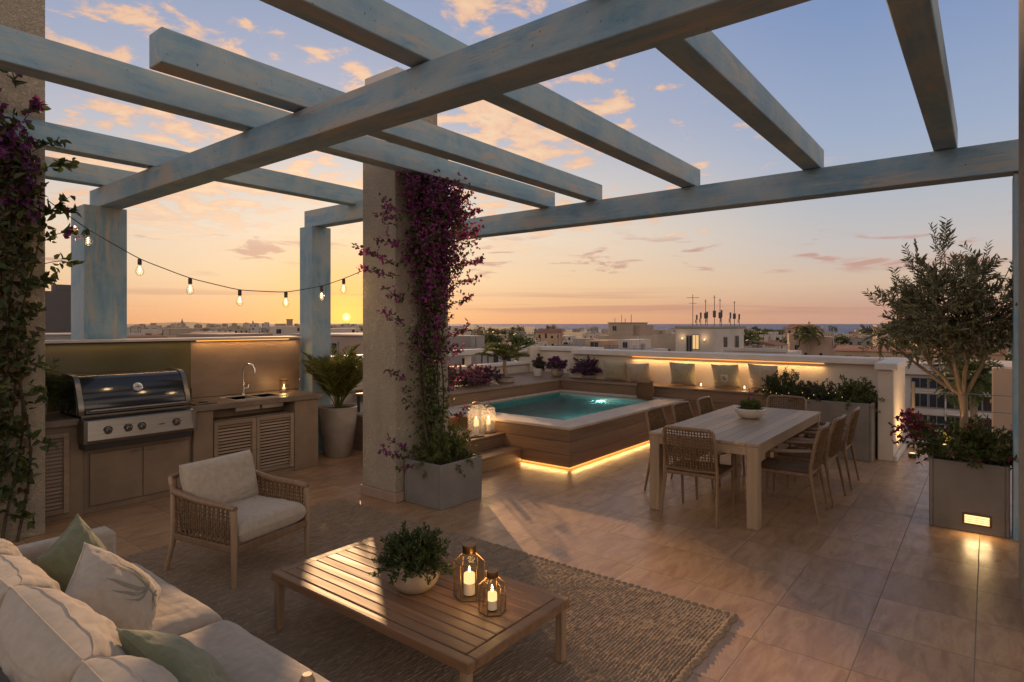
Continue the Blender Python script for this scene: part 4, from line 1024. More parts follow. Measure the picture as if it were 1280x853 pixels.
# ------------------------------------------------------------------ lanterns and candles
def candle(t, r, h, z0, e=1.0, dx=0, dy=0):
    b = MB(); b.lathe([(r, z0), (r, z0+h*.55)], 20, (dx, dy, 0)); o = b.build('candle', M['candle'], t)
    b = MB(); b.lathe([(r, z0+h*.55), (r, z0+h-.004), (r*.9, z0+h), (r*.3, z0+h-.006)], 20, (dx, dy, 0)); b.build('lit_wax', M['glow_wax'], o)
    b = MB(); b.lathe([(.002, 0), (.0065, .009), (.005, .02), (.001, .036)], 10, (dx, dy, z0+h+.004)); b.build('flame', M['flame'], o)
def hex_lantern(label, loc, r, h, rz, e):
    t = thing('candle_lantern', label, 'lantern', loc, rz, 'brass lanterns on the coffee table')
    zs = h*.68; rn = r*.42
    P = lambda k, rr, z: (rr*math.cos(k*math.pi/3), rr*math.sin(k*math.pi/3), z)
    b = MB()
    for k in range(6):
        b.tube([P(k, r, .006), P(k, r, zs), P(k, rn, h*.84)], .0022, 6)
        for z in (.006, zs): b.tube([P(k, r, z), P(k+1, r, z)], .0024, 6)
    b.add([P(k, r, .003) for k in range(6)], [(5, 4, 3, 2, 1, 0)]); b.add([P(k, r, .008) for k in range(6)], [(0, 1, 2, 3, 4, 5)])
    b.build('frame', M['brass'], t)
    b = MB(); b.lathe([(rn*1.02, h*.835), (rn*1.08, h*.85), (rn*1.04, h*.97), (rn*1.12, h*.985), (rn*1.1, h), (rn*.8, h)], 24); b.build('top_collar', M['brass'], t)
    g = MB()
    for k in range(6):
        g.quad(P(k, r*.985, .01), P(k+1, r*.985, .01), P(k+1, r*.985, zs-.003), P(k, r*.985, zs-.003))
        g.quad(P(k, r*.985, zs+.003), P(k+1, r*.985, zs+.003), P(k+1, rn, h*.835), P(k, rn, h*.835))
    g.build('glass_panes', M['amber'], t, smooth=False)
    candle(t, r*.36, h*.40, .012)
    point('lantern_light', (loc[0], loc[1], loc[2]+h*.52), e, (1, .58, .24), .022)
hex_lantern('taller hexagonal brass lantern with a lit candle on the coffee table', (2.39, 2.17, .352), .082, .275, R(8), 1.7)
hex_lantern('shorter hexagonal brass lantern with a lit candle on the coffee table', (2.335, 1.965, .352), .068, .205, R(20), 1.3)
def tall_lantern(label, loc, w, h, rz, e):
    t = thing('candle_lantern', label, 'lantern', loc, rz, 'glass lanterns on the pool steps')
    b = MB()
    b.lathe([(w/2, 0), (w/2+.004, .008), (w/2+.004, .016), (w/2-.006, .018)], 32); b.build('base_ring', M['steel'], t)
    g = MB(); g.lathe([(w/2-.002, .018), (w/2-.002, h*.80), (w*.42, h*.86), (w*.24, h*.885)], 32, cap=False); g.build('glass_cylinder', M['ribbed'], t)
    b = MB(); b.lathe([(w*.25, h*.88), (w*.27, h*.895), (w*.24, h*.93), (w*.1, h*.955), (.006, h*.96)], 24); b.build('cap', M['brass'], t)
    b = MB(); b.tube([(w*.25*math.cos(a), 0, h*.91+.065*math.sin(a)) for a in np.linspace(0, math.pi, 12)], .004, 6); b.build('handle', M['brass'], t)
    candle(t, w*.15, h*.42, .02)
    point('lantern_light', (loc[0], loc[1], loc[2]+h*.58), e, (1, .58, .24), .03)
tall_lantern('taller glass cylinder lantern on the pool steps, beside the climber', (5.86, 5.20, .352), .22, .46, 0, 3.4)
tall_lantern('shorter glass cylinder lantern on the pool steps, beside the pool wall', (6.15, 5.24, .352), .19, .38, 0, 2.8)
t = thing('votive_lantern', 'small glass votive lantern glowing on the kitchen counter by the tap', 'lantern', (4.30, 7.12, .922))
g = MB(); g.lathe([(.05, 0), (.055, .006), (.055, .15), (.05, .152)], 28, cap=False); g.build('glass_cylinder', M['amber'], t)
b = MB(); b.lathe([(.057, .0), (.058, .012), (.04, .013)], 28); b.lathe([(.057, .150), (.058, .162), (.05, .165)], 28, cap=False); b.build('metal_rims', M['brass'], t)
candle(t, .02, .045, .014); point('votive_light', (4.30, 7.12, 1.02), 1.5, (1, .58, .24), .02)
for Y, lab in ((3.87, 'small glass tealight on the bench between the two grey-green cushions'), (3.14, 'small glass tealight on the bench before the tan cushion by the planter')):
    t = thing('tealight', lab, 'candle', (10.16, Y, .717), 0, 'tealights on the bench')
    g = MB(); g.lathe([(.03, 0), (.04, .03), (.037, .075)], 20, cap=False); g.build('glass_cup', M['amber'], t)
    candle(t, .02, .022, .003); point('tealight_light', (10.14, Y, .83), .7, (1, .6, .25), .02)

# ------------------------------------------------------------------ string lights
A = Vector((1.60, 6.31, 2.82)); B = Vector((4.05, 5.21, 2.33))
tv = [0, .026, .108, .252, .402, .56, .717, .846, .929, 1.0]; hv = [2.86, 2.80, 2.625, 2.385, 2.225, 2.125, 2.115, 2.185, 2.27, 2.36]
def wz(s): return float(np.interp(s, tv, hv))
t = thing('string_light', 'festoon string of clear glowing bulbs hung between the two stucco pillars', 'string light', A)
def wp(s): p = A.lerp(B, s); p.z = wz(s); return p-A
ss = np.linspace(0, 1, 60); zz_ = np.array([wz(s) for s in ss])
for _ in range(3): zz_[1:-1] = (zz_[:-2]+zz_[1:-1]*2+zz_[2:])/4
b = MB(); b.tube([tuple(A.lerp(B, s).xy-A.xy)+(z-A.z,) for s, z in zip(ss, zz_)], .0045, 6); b.build('cable', M['wire'], t)
for s in (.108, .252, .402, .56, .717, .846, .929):
    p = wp(s); p.z = float(np.interp(s, ss, zz_))-A.z
    b = MB(); b.lathe([(.012, 0), (.017, -.008), (.017, -.052), (.014, -.058)], 14, p); o = b.build('socket', M['black'], t)
    g = MB(); g.lathe([(.013, -.055), (.016, -.068), (.030, -.09), (.036, -.112), (.032, -.135), (.018, -.152), (.003, -.157)], 18, p, cap=False); g.build('glass_bulb', M['glass'], o)
    e = MB(); e.tube([(p.x+.006*math.cos(k*2.1), p.y+.006*math.sin(k*2.1), p.z-.075-.006*k) for k in range(9)], .0032, 5); e.build('filament', M['bulb'], o)
    point('bulb_light', A+p+Vector((0, 0, -.105)), 1.1, (1, .66, .32), .03)
# ================================================================== plants
def rdir(n, up=0.0):
    d = RNG.normal(size=(n, 3)); d[:, 2] += up; return d/np.linalg.norm(d, axis=1, keepdims=True)
def curve(p0, p1, bend, n=8):
    p0, p1 = np.array(p0, float), np.array(p1, float); s = np.linspace(0, 1, n)[:, None]
    return p0+(p1-p0)*s+np.array(bend)*np.sin(np.pi*s)
def along(pts, n, jit=0.0, lo=0.0):
    m = len(pts)-1; s = RNG.uniform(lo, 1, n)*m; i = np.minimum(s.astype(int), m-1); f = (s-i)[:, None]
    P = pts[i]*(1-f)+pts[i+1]*f; T = pts[i+1]-pts[i]; T = T/(np.linalg.norm(T, axis=1, keepdims=True)+1e-9)
    return P+RNG.normal(size=(n, 3))*jit, T
def bush(t, base_r, R3, H, nst, per, ll, lw, lm, z0=0.0, droop=0.0, flowers=None, fn=0, fl=.03, base=None, updir=.5, lname='leaves', stemr=.003, simple=False):
    """stems fanning from a soil disc into an ellipsoid, with leaves along them"""
    st, lv, fw = MB(), MB(), MB()
    for k in range(nst):
        a = random.uniform(0, 2*math.pi); r = base_r*math.sqrt(random.random()) if base is None else 0
        p0 = (r*math.cos(a), r*math.sin(a), z0) if base is None else base()+np.array([0, 0, z0])
        d = rdir(1, .55)[0]; d[2] = abs(d[2]); q = random.uniform(.55, 1)
        p1 = np.array(p0)*(1.0 if base is not None else .8)+np.array([d[0]*R3[0]*q, d[1]*R3[1]*q, d[2]*H*q+.02])
        c = curve(p0, p1, (0, 0, .16*H-droop*random.random()), 7)
        if droop: c[:, 2] -= droop*(np.linspace(0, 1, 7)**2)*random.random()*2
        st.tube([tuple(p) for p in c], [stemr]*5+[stemr*.5]*2, 4, cap=False)
        P, T = along(c, per, .006, .22); D = T*.5+rdir(per, updir)*.9
        lv.leaves(P, D, RNG.uniform(.6, 1.15, per)*ll, RNG.uniform(.7, 1.1, per)*lw, simple=simple)
        if fn:
            P, T = along(c, fn, .008, .62)
            P3 = np.repeat(P, 3, 0); D3 = rdir(len(P3), .5)
            fw.leaves(P3, D3, RNG.uniform(.7, 1.1, len(P3))*fl, RNG.uniform(.7, 1.0, len(P3))*fl*.85, simple=simple)
    st.build('stems', M['stem'], t); lv.build(lname, lm, t, smooth=False)
    if fn: fw.build('blossoms', flowers, t, smooth=False)
def pot(t, prof, m, soil_r, soil_z, n=36, name='pot'):
    b = MB(); b.lathe(prof, n, cap=False); r0 = prof[0]; b.lathe([(.001, r0[1]), r0], n, cap=False); b.build(name, m, t, ang=45)
    b = MB(); b.grid(lambda u, v: (soil_r*u*math.cos(2*math.pi*v), soil_r*u*math.sin(2*math.pi*v), soil_z+.006*mnoise.noise(Vector((u*5, v*12, 1)))), 8, 24); b.build('soil', M['soil'], t)
def box_planter(name, label, cat, loc, wx, wy, h, m, rz=0, wall=.03, group=None):
    t = thing(name, label, cat, loc, rz, group)
    b = MB(); x, y = wx/2, wy/2
    b.box(-x, x, -y, -y+wall, .0, h, .006); b.box(-x, x, y-wall, y, 0, h, .006)
    b.box(-x, -x+wall, -y+wall, y-wall, 0, h-.001, .006); b.box(x-wall, x, -y+wall, y-wall, 0, h-.001, .006)
    b.build('box', m, t)
    b = MB(); b.grid(lambda u, v: (-x+wall+(wx-2*wall)*u, -y+wall+(wy-2*wall)*v, h-.05+.02*mnoise.noise(Vector((u*6*wx, v*6*wy, 2)))), 16, 16); b.build('soil', M['soil'], t)
    return t
# ---- coffee table pot
t = thing('potted_herb', 'round sand-coloured pot of dense dark green herbs on the coffee table', 'potted plant', (2.27, 2.46, .352))
pot(t, [(.065, 0), (.095, .012), (.125, .05), (.134, .09), (.124, .135), (.108, .158), (.10, .153), (.102, .13)], M['pot_sand'], .103, .138)
bush(t, .09, (.215, .215), .23, 190, 34, .030, .013, M['leaf'], z0=.138, droop=.03, updir=.7)
# ---- dining bowl
t = thing('planted_bowl', 'wide white bowl planted with small green and yellow sprigs on the dining table', 'planter bowl', (6.93, 2.08, .752))
pot(t, [(.07, 0), (.11, .012), (.155, .06), (.168, .105), (.160, .112), (.15, .10)], M['pot_white'], .152, .095)
bush(t, .12, (.10, .10), .12, 60, 22, .035, .010, M['leaf_mid'], z0=.095, flowers=M['leaf_yel'], fn=2, fl=.014)
b = MB(); L_ = MB()
for k in range(4):
    c = curve((random.uniform(-.03, .03), random.uniform(-.03, .03), .1), (random.uniform(-.05, .05), random.uniform(-.05, .05), random.uniform(.26, .33)), (.01, 0, 0)); b.tube([tuple(p) for p in c], .002, 4)
    P, T = along(c, 16, .003, .6); L_.leaves(P, rdir(16, .6), .018, .006)
b.build('tall_sprigs', M['stem'], t); L_.build('buds', M['pink'], t, smooth=False)
# ---- bougainvillea on the centre pillar with its planter
t = box_planter('concrete_planter', 'square grey concrete planter at the foot of the tall stucco pillar', 'planter', (4.44, 4.385, 0), .60, .52, .435, M['concrete'])
def climber(label, cat, loc, spine_fn, n_leaf, n_flow, sprays, fl_lo, leaf, flow, lsz=.05, group=None):
    """spine_fn(u, a, b) -> point of the leafy mass; sprays are curves that stick out"""
    t = thing('bougainvillea', label, cat, loc)
    L3 = np.array(loc)
    lv, lv2, fw, st = MB(), MB(), MB(), MB()
    U = RNG.uniform(0, 1, n_leaf); P = np.array([spine_fn(u) for u in U])-L3
    out = rdir(n_leaf, .1); h = n_leaf//2
    lv.leaves(P[:h], out[:h], RNG.uniform(.6, 1.2, h)*lsz, RNG.uniform(.4, .62, h)*lsz)
    lv2.leaves(P[h:], out[h:], RNG.uniform(.6, 1.2, n_leaf-h)*lsz, RNG.uniform(.4, .62, n_leaf-h)*lsz)
    U = fl_lo+(1-fl_lo)*RNG.uniform(0, 1, n_flow)**.75; P = np.array([spine_fn(u) for u in U])-L3
    P = np.repeat(P, 3, 0)+RNG.normal(size=(3*n_flow, 3))*.004
    fw.leaves(P, rdir(len(P), .1), RNG.uniform(.65, 1.1, len(P))*lsz*.72, RNG.uniform(.5, .72, len(P))*lsz*.85)
    for (p0, p1, bend, nl, nf) in sprays:
        c = curve(p0, p1, bend, 9)-L3; st.tube([tuple(p) for p in c], [.0035]*5+[.0025, .002, .0015, .001], 5)
        Q, T = along(c, nl, .012, .12); lv.leaves(Q, T*.3+rdir(nl, .1), RNG.uniform(.65, 1.25, nl)*lsz, RNG.uniform(.4, .6, nl)*lsz)
        if nf:
            Q, T = along(c, nf, .02, .3); Q = np.repeat(Q, 3, 0); fw.leaves(Q, rdir(len(Q), .1), RNG.uniform(.65, 1.1, len(Q))*lsz*.72, RNG.uniform(.5, .75, len(Q))*lsz*.85)
    return t, lv, lv2, fw, st
def cspine0(u):
    """climber on the centre pillar: u = 0 foot, 1 top"""
    z = .45+u*2.78
    # centre along the pillar face and width, wider at the crown
    w = np.interp(u, [0, .12, .3, .55, .75, .9, 1], [.32, .27, .20, .22, .32, .42, .34])
    cxx = np.interp(u, [0, .12, .3, .6, .8, 1], [4.48, 4.44, 4.42, 4.46, 4.52, 4.48])
    dpt = np.interp(u, [0, .15, .35, .6, .85, 1], [.22, .14, .10, .14, .2, .14])
    g = RNG.normal(size=3)
    return np.array([cxx+g[0]*w*.55, 4.64-abs(g[1])*dpt*.8, z])
CL_ = [cspine0(min(1, max(0, u))) for u in list(RNG.uniform(0, 1, 95))+list(RNG.uniform(.62, 1, 70))]
CL_.sort(key=lambda p: p[2])
def cspine(u):
    """leaves gather in clumps, with bare wall and stems between them"""
    p = CL_[int(min(164, max(0, u*165)))]
    q = p+RNG.normal(size=3)*np.array([.068, .045, .085]); q[1] = min(q[1], 4.655); return q
spr = []
def w_at(px, py, Y):
    l = (px-CX)/F; Z = Y/(FW[1]+l*RT[1]); return np.array([Z*(FW[0]+l*RT[0]), Y, EYE-(py-HY)/F*Z])
for (x0, y0, x1, y1, nl, nf) in ((500, 330, 443, 308, 26, 26), (500, 345, 446, 332, 22, 14), (505, 300, 470, 300, 18, 16), (505, 375, 480, 360, 16, 14), (505, 405, 478, 388, 18, 12),
        (505, 470, 482, 462, 14, 8), (510, 570, 478, 562, 20, 12), (510, 560, 480, 545, 16, 8), (560, 330, 606, 322, 26, 26), (560, 350, 598, 348, 20, 18), (555, 380, 592, 368, 20, 16), (555, 300, 604, 282, 26, 30),
        (560, 420, 588, 402, 18, 14), (550, 440, 580, 432, 14, 8), (560, 270, 600, 262, 20, 26), (555, 540, 592, 548, 24, 4), (555, 520, 585, 508, 18, 10), (530, 250, 560, 228, 20, 24), (520, 250, 505, 228, 16, 16), (555, 560, 590, 566, 20, 2),
        (520, 575, 495, 585, 20, 4), (550, 490, 572, 470, 16, 10)):
    spr.append((w_at(x0, y0, 4.60), w_at(x1, y1, 4.45), (0, -.05, -.03), nl, nf))
t, lv, lv2, fw, st = climber('magenta bougainvillea climbing the tall stucco pillar from the concrete planter', 'climbing plant', (4.5, 4.45, .39), cspine, 5200, 2900, spr, .20, None, None, .050)
# woody stems weaving up
for k in range(12):
    x0 = random.uniform(4.30, 4.56); pts = []
    for j in range(16):
        u = j/15; pts.append((x0+.10*math.sin(u*5+k)+(.1*u)-4.5, 4.60-.03*math.sin(u*7+k*2)-.13*(1-u)**4-4.45, .40+u*2.55-.39))
    st.tube(pts, [.011-.0006*j for j in range(16)], 6)
st.build('stems', M['stem'], t); lv.build('leaves', M['leaf'], t, smooth=False); lv2.build('young_leaves', M['leaf_mid'], t, smooth=False); fw.build('blossoms', M['magenta'], t, smooth=False)
t = thing('planter_shrub', 'bushy yellow-green shrub filling the square concrete planter', 'shrub', (4.44, 4.385, .39))
bush(t, .22, (.32, .28), .42, 170, 30, .040, .015, M['leaf_mid'], droop=.06, flowers=M['leaf_yel'], fn=3, fl=.02)
# ---- bougainvillea on the left pillar
def lspine(u):
    z = .45+u*3.25
    g = RNG.normal(size=3); e = np.interp(u, [0, .2, .5, .75, .9, 1], [1.36, 1.40, 1.46, 1.52, 1.38, 1.14])
    x = e-abs(g[0])*.24-(0 if random.random() < .8 else -.1)
    return np.array([x, 6.33-abs(g[1])*.10, z+g[2]*.05])
spr = []
for (x0, y0, x1, y1, nl, nf) in ((40, 190, 78, 178, 16, 0), (45, 215, 92, 205, 20, 0), (50, 275, 90, 245, 16, 0), (50, 265, 98, 268, 18, 2), (50, 300, 100, 290, 18, 4), (55, 330, 92, 330, 16, 0), (40, 360, 70, 345, 14, 0),
        (30, 150, 48, 130, 12, 14), (20, 110, 8, 85, 10, 4), (30, 450, 62, 470, 14, 0), (35, 480, 60, 500, 14, 0), (20, 540, 62, 560, 16, 0), (10, 590, 40, 600, 16, 0), (5, 640, 40, 655, 18, 0), (0, 560, 36, 580, 16, 0), (20, 400, 50, 385, 16, 0), (0, 420, 45, 440, 18, 0), (0, 610, 30, 640, 18, 0)):
    spr.append((w_at(x0, y0, 6.28), w_at(x1, y1, 6.2), (0, -.05, .02), nl, nf))
t, lv, lv2, fw, st = climber('dark leafy bougainvillea with a few purple blooms climbing the pillar behind the sofa', 'climbing plant', (1.3, 6.25, 0), lspine, 1500, 260, spr, .70, None, None, .088)
for k in range(7):
    x0 = 1.05+.06*k; st.tube([(x0+.06*math.sin(j*.7+k)-1.3+(.1*j/15), 6.30-6.25+.02*math.sin(j+k), j/15*3.4) for j in range(16)], [.012-.0006*j for j in range(16)], 6)
st.build('stems', M['stem'], t); lv.build('leaves', M['leaf'], t, smooth=False); lv2.build('young_leaves', leafmat('bronze_green_leaf', (.045, .04, .014), (.09, .065, .02)), t, smooth=False); fw.build('blossoms', M['purple'], t, smooth=False)
# ---- plant on the counter, half hidden
t = thing('potted_fern', 'feathery dark plant in a small grey pot on the counter beside the barbecue', 'potted plant', (1.70, 6.98, .922))
pot(t, [(.06, 0), (.075, .10), (.085, .20), (.078, .205), (.074, .19)], M['pot_grey'], .075, .185)
bush(t, .05, (.34, .28), .40, 42, 36, .07, .011, M['leaf'], z0=.185, droop=.07)
# ---- palms
def palm(t, z0, nfr, Lr, leaf_l, leaf_w, rise, droop, trunk=None, m=None, per=44, stemr=.006, spread=1.0, tcol='bark'):
    st, lv = MB(), MB()
    for k in range(nfr):
        a = k*2.39996+random.uniform(-.25, .25); q = (k+.5)/nfr; el = R(rise[0]+(rise[1]-rise[0])*q)+random.uniform(-.08, .08); Ln = Lr*random.uniform(.82, 1.1)
        n = 12; p = np.array([.012*math.cos(a), .012*math.sin(a), z0]); pts = [p.copy()]; e = el; dr = droop*random.uniform(.45, 1.45)
        for j in range(n):
            pts.append(pts[-1]+np.array([math.cos(a)*math.cos(e)*spread, math.sin(a)*math.cos(e)*spread, math.sin(e)])*Ln/n); e -= dr*(.4+q)*(j+1)/n*.22
        pts = np.array(pts); st.tube([tuple(x) for x in pts], list(np.linspace(stemr, stemr*.25, n+1)), 5, cap=False)
        s = np.linspace(.22, 1, per)*n; i = np.minimum(s.astype(int), n-1); f = (s-i)[:, None]; P = pts[i]*(1-f)+pts[i+1]*f
        T = pts[i+1]-pts[i]; T /= np.linalg.norm(T, axis=1, keepdims=True)+1e-9
        sd = np.cross(T, np.array([0, 0, 1.])); sd /= np.linalg.norm(sd, axis=1, keepdims=True)+1e-6
        for sg in (-1, 1):
            D = T*.75+sd*sg*.75+np.array([0, 0, -.12])+RNG.normal(size=T.shape)*.08
            ln = leaf_l*np.sin(np.pi*np.linspace(.18, .96, per))**.6
            lv.leaves(P, D, ln, leaf_w, fold=.1)
    st.build('frond_stalks', M['stem'] if tcol == 'bark' else M['leaf_mid'], t); lv.build('fronds', m or M['palm'], t, smooth=False)
    if trunk:
        b = MB(); b.tube(trunk[0], trunk[1], 12); b.build('trunk', M['bark'], t)
t = thing('potted_palm', 'areca palm in a tall tapered grey pot beside the kitchen counter', 'potted palm', (5.03, 6.98, 0))
pot(t, [(.17, 0), (.18, .01), (.235, .45), (.255, .67), (.24, .675), (.235, .64)], M['pot_grey'], .236, .63)
palm(t, .62, 24, .90, .25, .0085, (64, 92), .95, per=46, stemr=.007, tcol='g')
t = thing('potted_palm', 'small feathery palm on the planting shelf left of the flower pots', 'potted palm', (8.75, 7.05, .717))
pot(t, [(.15, 0), (.17, .01), (.185, .08), (.175, .085), (.17, .07)], M['pot_grey'], .17, .065)
palm(t, .40, 18, .56, .18, .012, (22, 86), 1.25, ([(0, 0, .06), (.01, 0, .16), (-.01, .01, .3), (0, 0, .42)], [.05, .042, .036, .03]), M['palm'], per=30, stemr=.008)
# ---- plants on the shelf
def shelf_plant(name, label, cat, loc, prof, pm, sr, sz, kw):
    t = thing(name, label, cat, loc)
    if prof: pot(t, prof, pm, sr, sz, 24)
    bush(t, **kw); return t
shelf_plant('potted_plant', 'dark leafy plant in a small white pot, left of the purple-flowered pot', 'potted plant', (10.15, 7.30, .717), [(.075, 0), (.09, .02), (.10, .16), (.09, .165), (.085, .15)], M['pot_white'], .088, .145,
            dict(base_r=.06, R3=(.16, .16), H=.36, nst=34, per=20, ll=.055, lw=.024, lm=M['leaf'], z0=.15, flowers=M['purple'], fn=2, fl=.04))
shelf_plant('potted_flowers', 'purple-flowered plant in a pale rounded pot on the planting shelf', 'potted plant', (10.28, 6.92, .717), [(.07, 0), (.12, .04), (.135, .10), (.12, .17), (.105, .175), (.10, .16)], M['pot_sand'], .10, .155,
            dict(base_r=.07, R3=(.24, .24), H=.28, nst=50, per=16, ll=.05, lw=.024, lm=M['leaf_mid'], z0=.16, flowers=M['purple'], fn=7, fl=.05))
shelf_plant('lavender_bush', 'wide lavender bush on the bench end beside the grey-green cushion', 'shrub', (10.36, 6.22, .717), [(.12, 0), (.14, .02), (.15, .07), (.14, .072), (.135, .06)], M['pot_grey'], .136, .055,
            dict(base_r=.12, R3=(.40, .40), H=.40, nst=150, per=24, ll=.045, lw=.012, lm=M['leaf'], z0=.06, flowers=M['purple'], fn=9, fl=.03))
t = thing('flowering_shrub', 'low pink-flowering shrub spilling over the planting shelf beside the pillar', 'shrub', (7.75, 7.2, .717))
bush(t, .1, (.55, .35), .38, 120, 14, .05, .022, M['leaf'], base=lambda: np.array([random.uniform(-.28, .22), random.uniform(-.2, .2), 0]), flowers=M['pink'], fn=4, fl=.042)
t = thing('flowering_shrub', 'low mauve-flowering shrub on the planting shelf left of the small palm', 'shrub', (8.35, 7.25, .717))
bush(t, .1, (.30, .30), .30, 90, 14, .045, .02, M['leaf'], base=lambda: np.array([random.uniform(-.28, .2), random.uniform(-.18, .18), 0]), flowers=M['purple'], fn=5, fl=.038)
# ---- long planter
t = box_planter('long_planter', 'long taupe rectangular planter below the parapet, behind the dining table', 'planter', (9.33, 1.82, 0), .56, 1.28, .76, M['planter'])
for (dy, h, n, lm, fl, lab) in ((.52, .50, 110, 'leaf', 'leaf_yel', 'tall dark shrub at the cushion end of the long planter'), (.12, .36, 120, 'leaf', 'magenta', 'dark dense shrub in the middle of the long planter'), (-.40, .44, 120, 'leaf_mid', 'leaf_yel', 'lighter feathery shrub at the wing wall end of the long planter')):
    t = thing('planter_shrub', lab, 'shrub', (9.33, 1.82+dy, .715))
    bush(t, .2, (.30, .36), h, n, 34, .042, .016, M[lm], droop=.05, flowers=M[fl], fn=1, fl=.024)
# fairy lights among those shrubs
t = thing('fairy_lights', 'string of tiny warm fairy lights trailing through the long planter', 'fairy lights', (9.1, 1.9, .80))
pts = [(-.06+random.uniform(-.06, .05), .62-k*1.1/40, random.uniform(-.03, .08)) for k in range(41)]
b = MB(); b.tube(pts, .0015, 4); b.build('wire', M['wire'], t)
b = MB()
for p in pts[::3]: b.lathe([(.001, -.005), (.004, 0), (.001, .005)], 6, p)
b.build('tiny_bulbs', emit('tiny_bulb', (1, .7, .25), 2.0), t)
# ---- olive tree and its planter
t = box_planter('olive_planter', 'large square taupe planter with a glowing light slot, holding the olive tree', 'planter', (6.86, .135, 0), .62, .56, .60, M['planter'])
b = MB(); b.box(-.318, -.305, -.16, .04, .065, .165, .003); o = b.build('light_frame', M['brass'], t)
b = MB(); b.box(-.3215, -.3182, -.145, .025, .08, .15, .001); b.build('light_slot', M['lamp'], o)
b = MB()
for k in range(3): b.box(-.3255, -.3218, -.145, .025, .0955+k*.0175, .0975+k*.0175, .0005)
b.build('louvre', M['brass'], o)
area('planter_light', (6.50, .07, .115), (0, R(60), 0), .06, .17, .9, (1, .66, .3))
t = thing('olive_tree', 'airy olive tree with a forked pale trunk in the square taupe planter', 'tree', (6.86, .17, .55))
TR = MB(); TR.tube([(0, 0, 0), (.005, .01, .2), (-.008, 0, .42), (.0, .01, .60)], [.040, .033, .031, .034], 12)
tips = []
random.seed(21)
CT = np.array([0, .13, 1.47]); RD = np.array([.60, .68, .64]); FK = np.array([0, .01, .59])
def limb(p, q, r0, r1, bend, n=7):
    c = curve(p, q, bend, n); c[1:-1] += RNG.normal(size=(n-2, 3))*.008; TR.tube([tuple(x) for x in c], list(np.linspace(r0, r1, n)), 7, cap=False); return c
def inside(lo, hi, up=-1):
    while True:
        d = rdir(1)[0]; rr = random.uniform(lo, hi); p = d*rr
        if p[2] > up: return CT+p*RD
limbs = []
for d in ((.05, .42, .62), (.05, -.22, .66), (-.28, .12, .70), (.30, .22, .66), (-.12, -.10, .74), (.12, .62, .50)): limbs.append(limb(FK, FK+np.array(d), .021, .010, np.array([0, 0, -.05])+rdir(1)[0]*.03))
subs = []
for k in range(74):
    q_ = inside(.25, .93, -.75); L_ = min(limbs, key=lambda c: np.linalg.norm(c[-2]-q_)+random.uniform(0, .2)); i = random.choice((3, 4, 5, 6))
    subs.append(limb(L_[i], q_, .0075, .003, rdir(1)[0]*.04, 6))
lv = MB(); tw = MB()
for c0 in subs:
    for k in range(8):
        b0 = c0[random.choice((2, 3, 4, 5, 5))]+RNG.normal(size=3)*.03; o = (b0-CT)/RD; o = o/(np.linalg.norm(o)+1e-6)
        d = o*.55+rdir(1, .8)[0]*.6; d /= np.linalg.norm(d); Lt = random.uniform(.11, .26)
        c = curve(b0, b0+d*Lt, rdir(1)[0]*.02, 6); tw.tube([tuple(p) for p in c], .0022, 4, cap=False)
        n = 18; s = np.linspace(.08, 1, n)*5; i = np.minimum(s.astype(int), 4); f = (s-i)[:, None]; P = c[i]*(1-f)+c[i+1]*f
        sd = np.cross(d, rdir(1)[0]); sd /= np.linalg.norm(sd)
        D = np.outer(np.where(np.arange(n) % 2, 1, -1), sd)*.8+d*.75+RNG.normal(size=(n, 3))*.18
        lv.leaves(P, D, RNG.uniform(.7, 1.15, n)*.066, .0155, fold=.12)
TR.build('trunk', M['bark'], t)
tw.build('sprays', M['stem'], t); lv.build('leaves', M['leaf_olive'], t, smooth=False)
t = thing('flowering_shrub', 'crimson-flowered shrub spreading round the foot of the olive tree', 'shrub', (6.86, .135, .56))
bush(t, .24, (.40, .40), .46, 190, 30, .050, .020, M['leaf_mid'], droop=.05, flowers=M['red'], fn=1, fl=.03,
     base=lambda: np.array([random.uniform(-.25, .25), random.uniform(-.2, .22), 0]))
t = thing('planter_spike_light', 'small spike lamp hidden among the crimson shrub, shining up the olive trunk', 'lamp', (6.70, .30, .56))
b = MB(); b.tube([(0, 0, -.05), (0, 0, .10)], .006, 8); b.build('spike', M['black'], t)
b = MB(); b.lathe([(.018, .10), (.026, .12), (.026, .15)], 14); b.build('lamp_head', M['black'], t)
b = MB(); b.lathe([(.022, .151), (.018, .155)], 14); b.build('lens', M['lamp'], t)
spot('spike_light', (6.70, .30, .725), (6.88, .14, 1.9), 16, R(110), .9)
t = thing('trailing_bougainvillea', 'long crimson bougainvillea sprays leaning out left of the olive planter', 'shrub', (6.9, .4, .57))
lv, fw, st = MB(), MB(), MB()
for k in range(16):
    c = curve((0, -.02, 0), (random.uniform(-.1, .35), random.uniform(.08, .40), random.uniform(.06, .42)), (0, 0, .10), 9); st.tube([tuple(p) for p in c], .003, 4)
    P, T = along(c, 14, .01, .2); lv.leaves(P, rdir(14, .3), .045, .02)
    P, T = along(c, 14, .02, .4); P = np.repeat(P, 3, 0); fw.leaves(P, rdir(len(P), .2), .034, .026)
st.build('stems', M['stem'], t); lv.build('leaves', M['leaf'], t, smooth=False); fw.build('blossoms', M['red'], t, smooth=False)
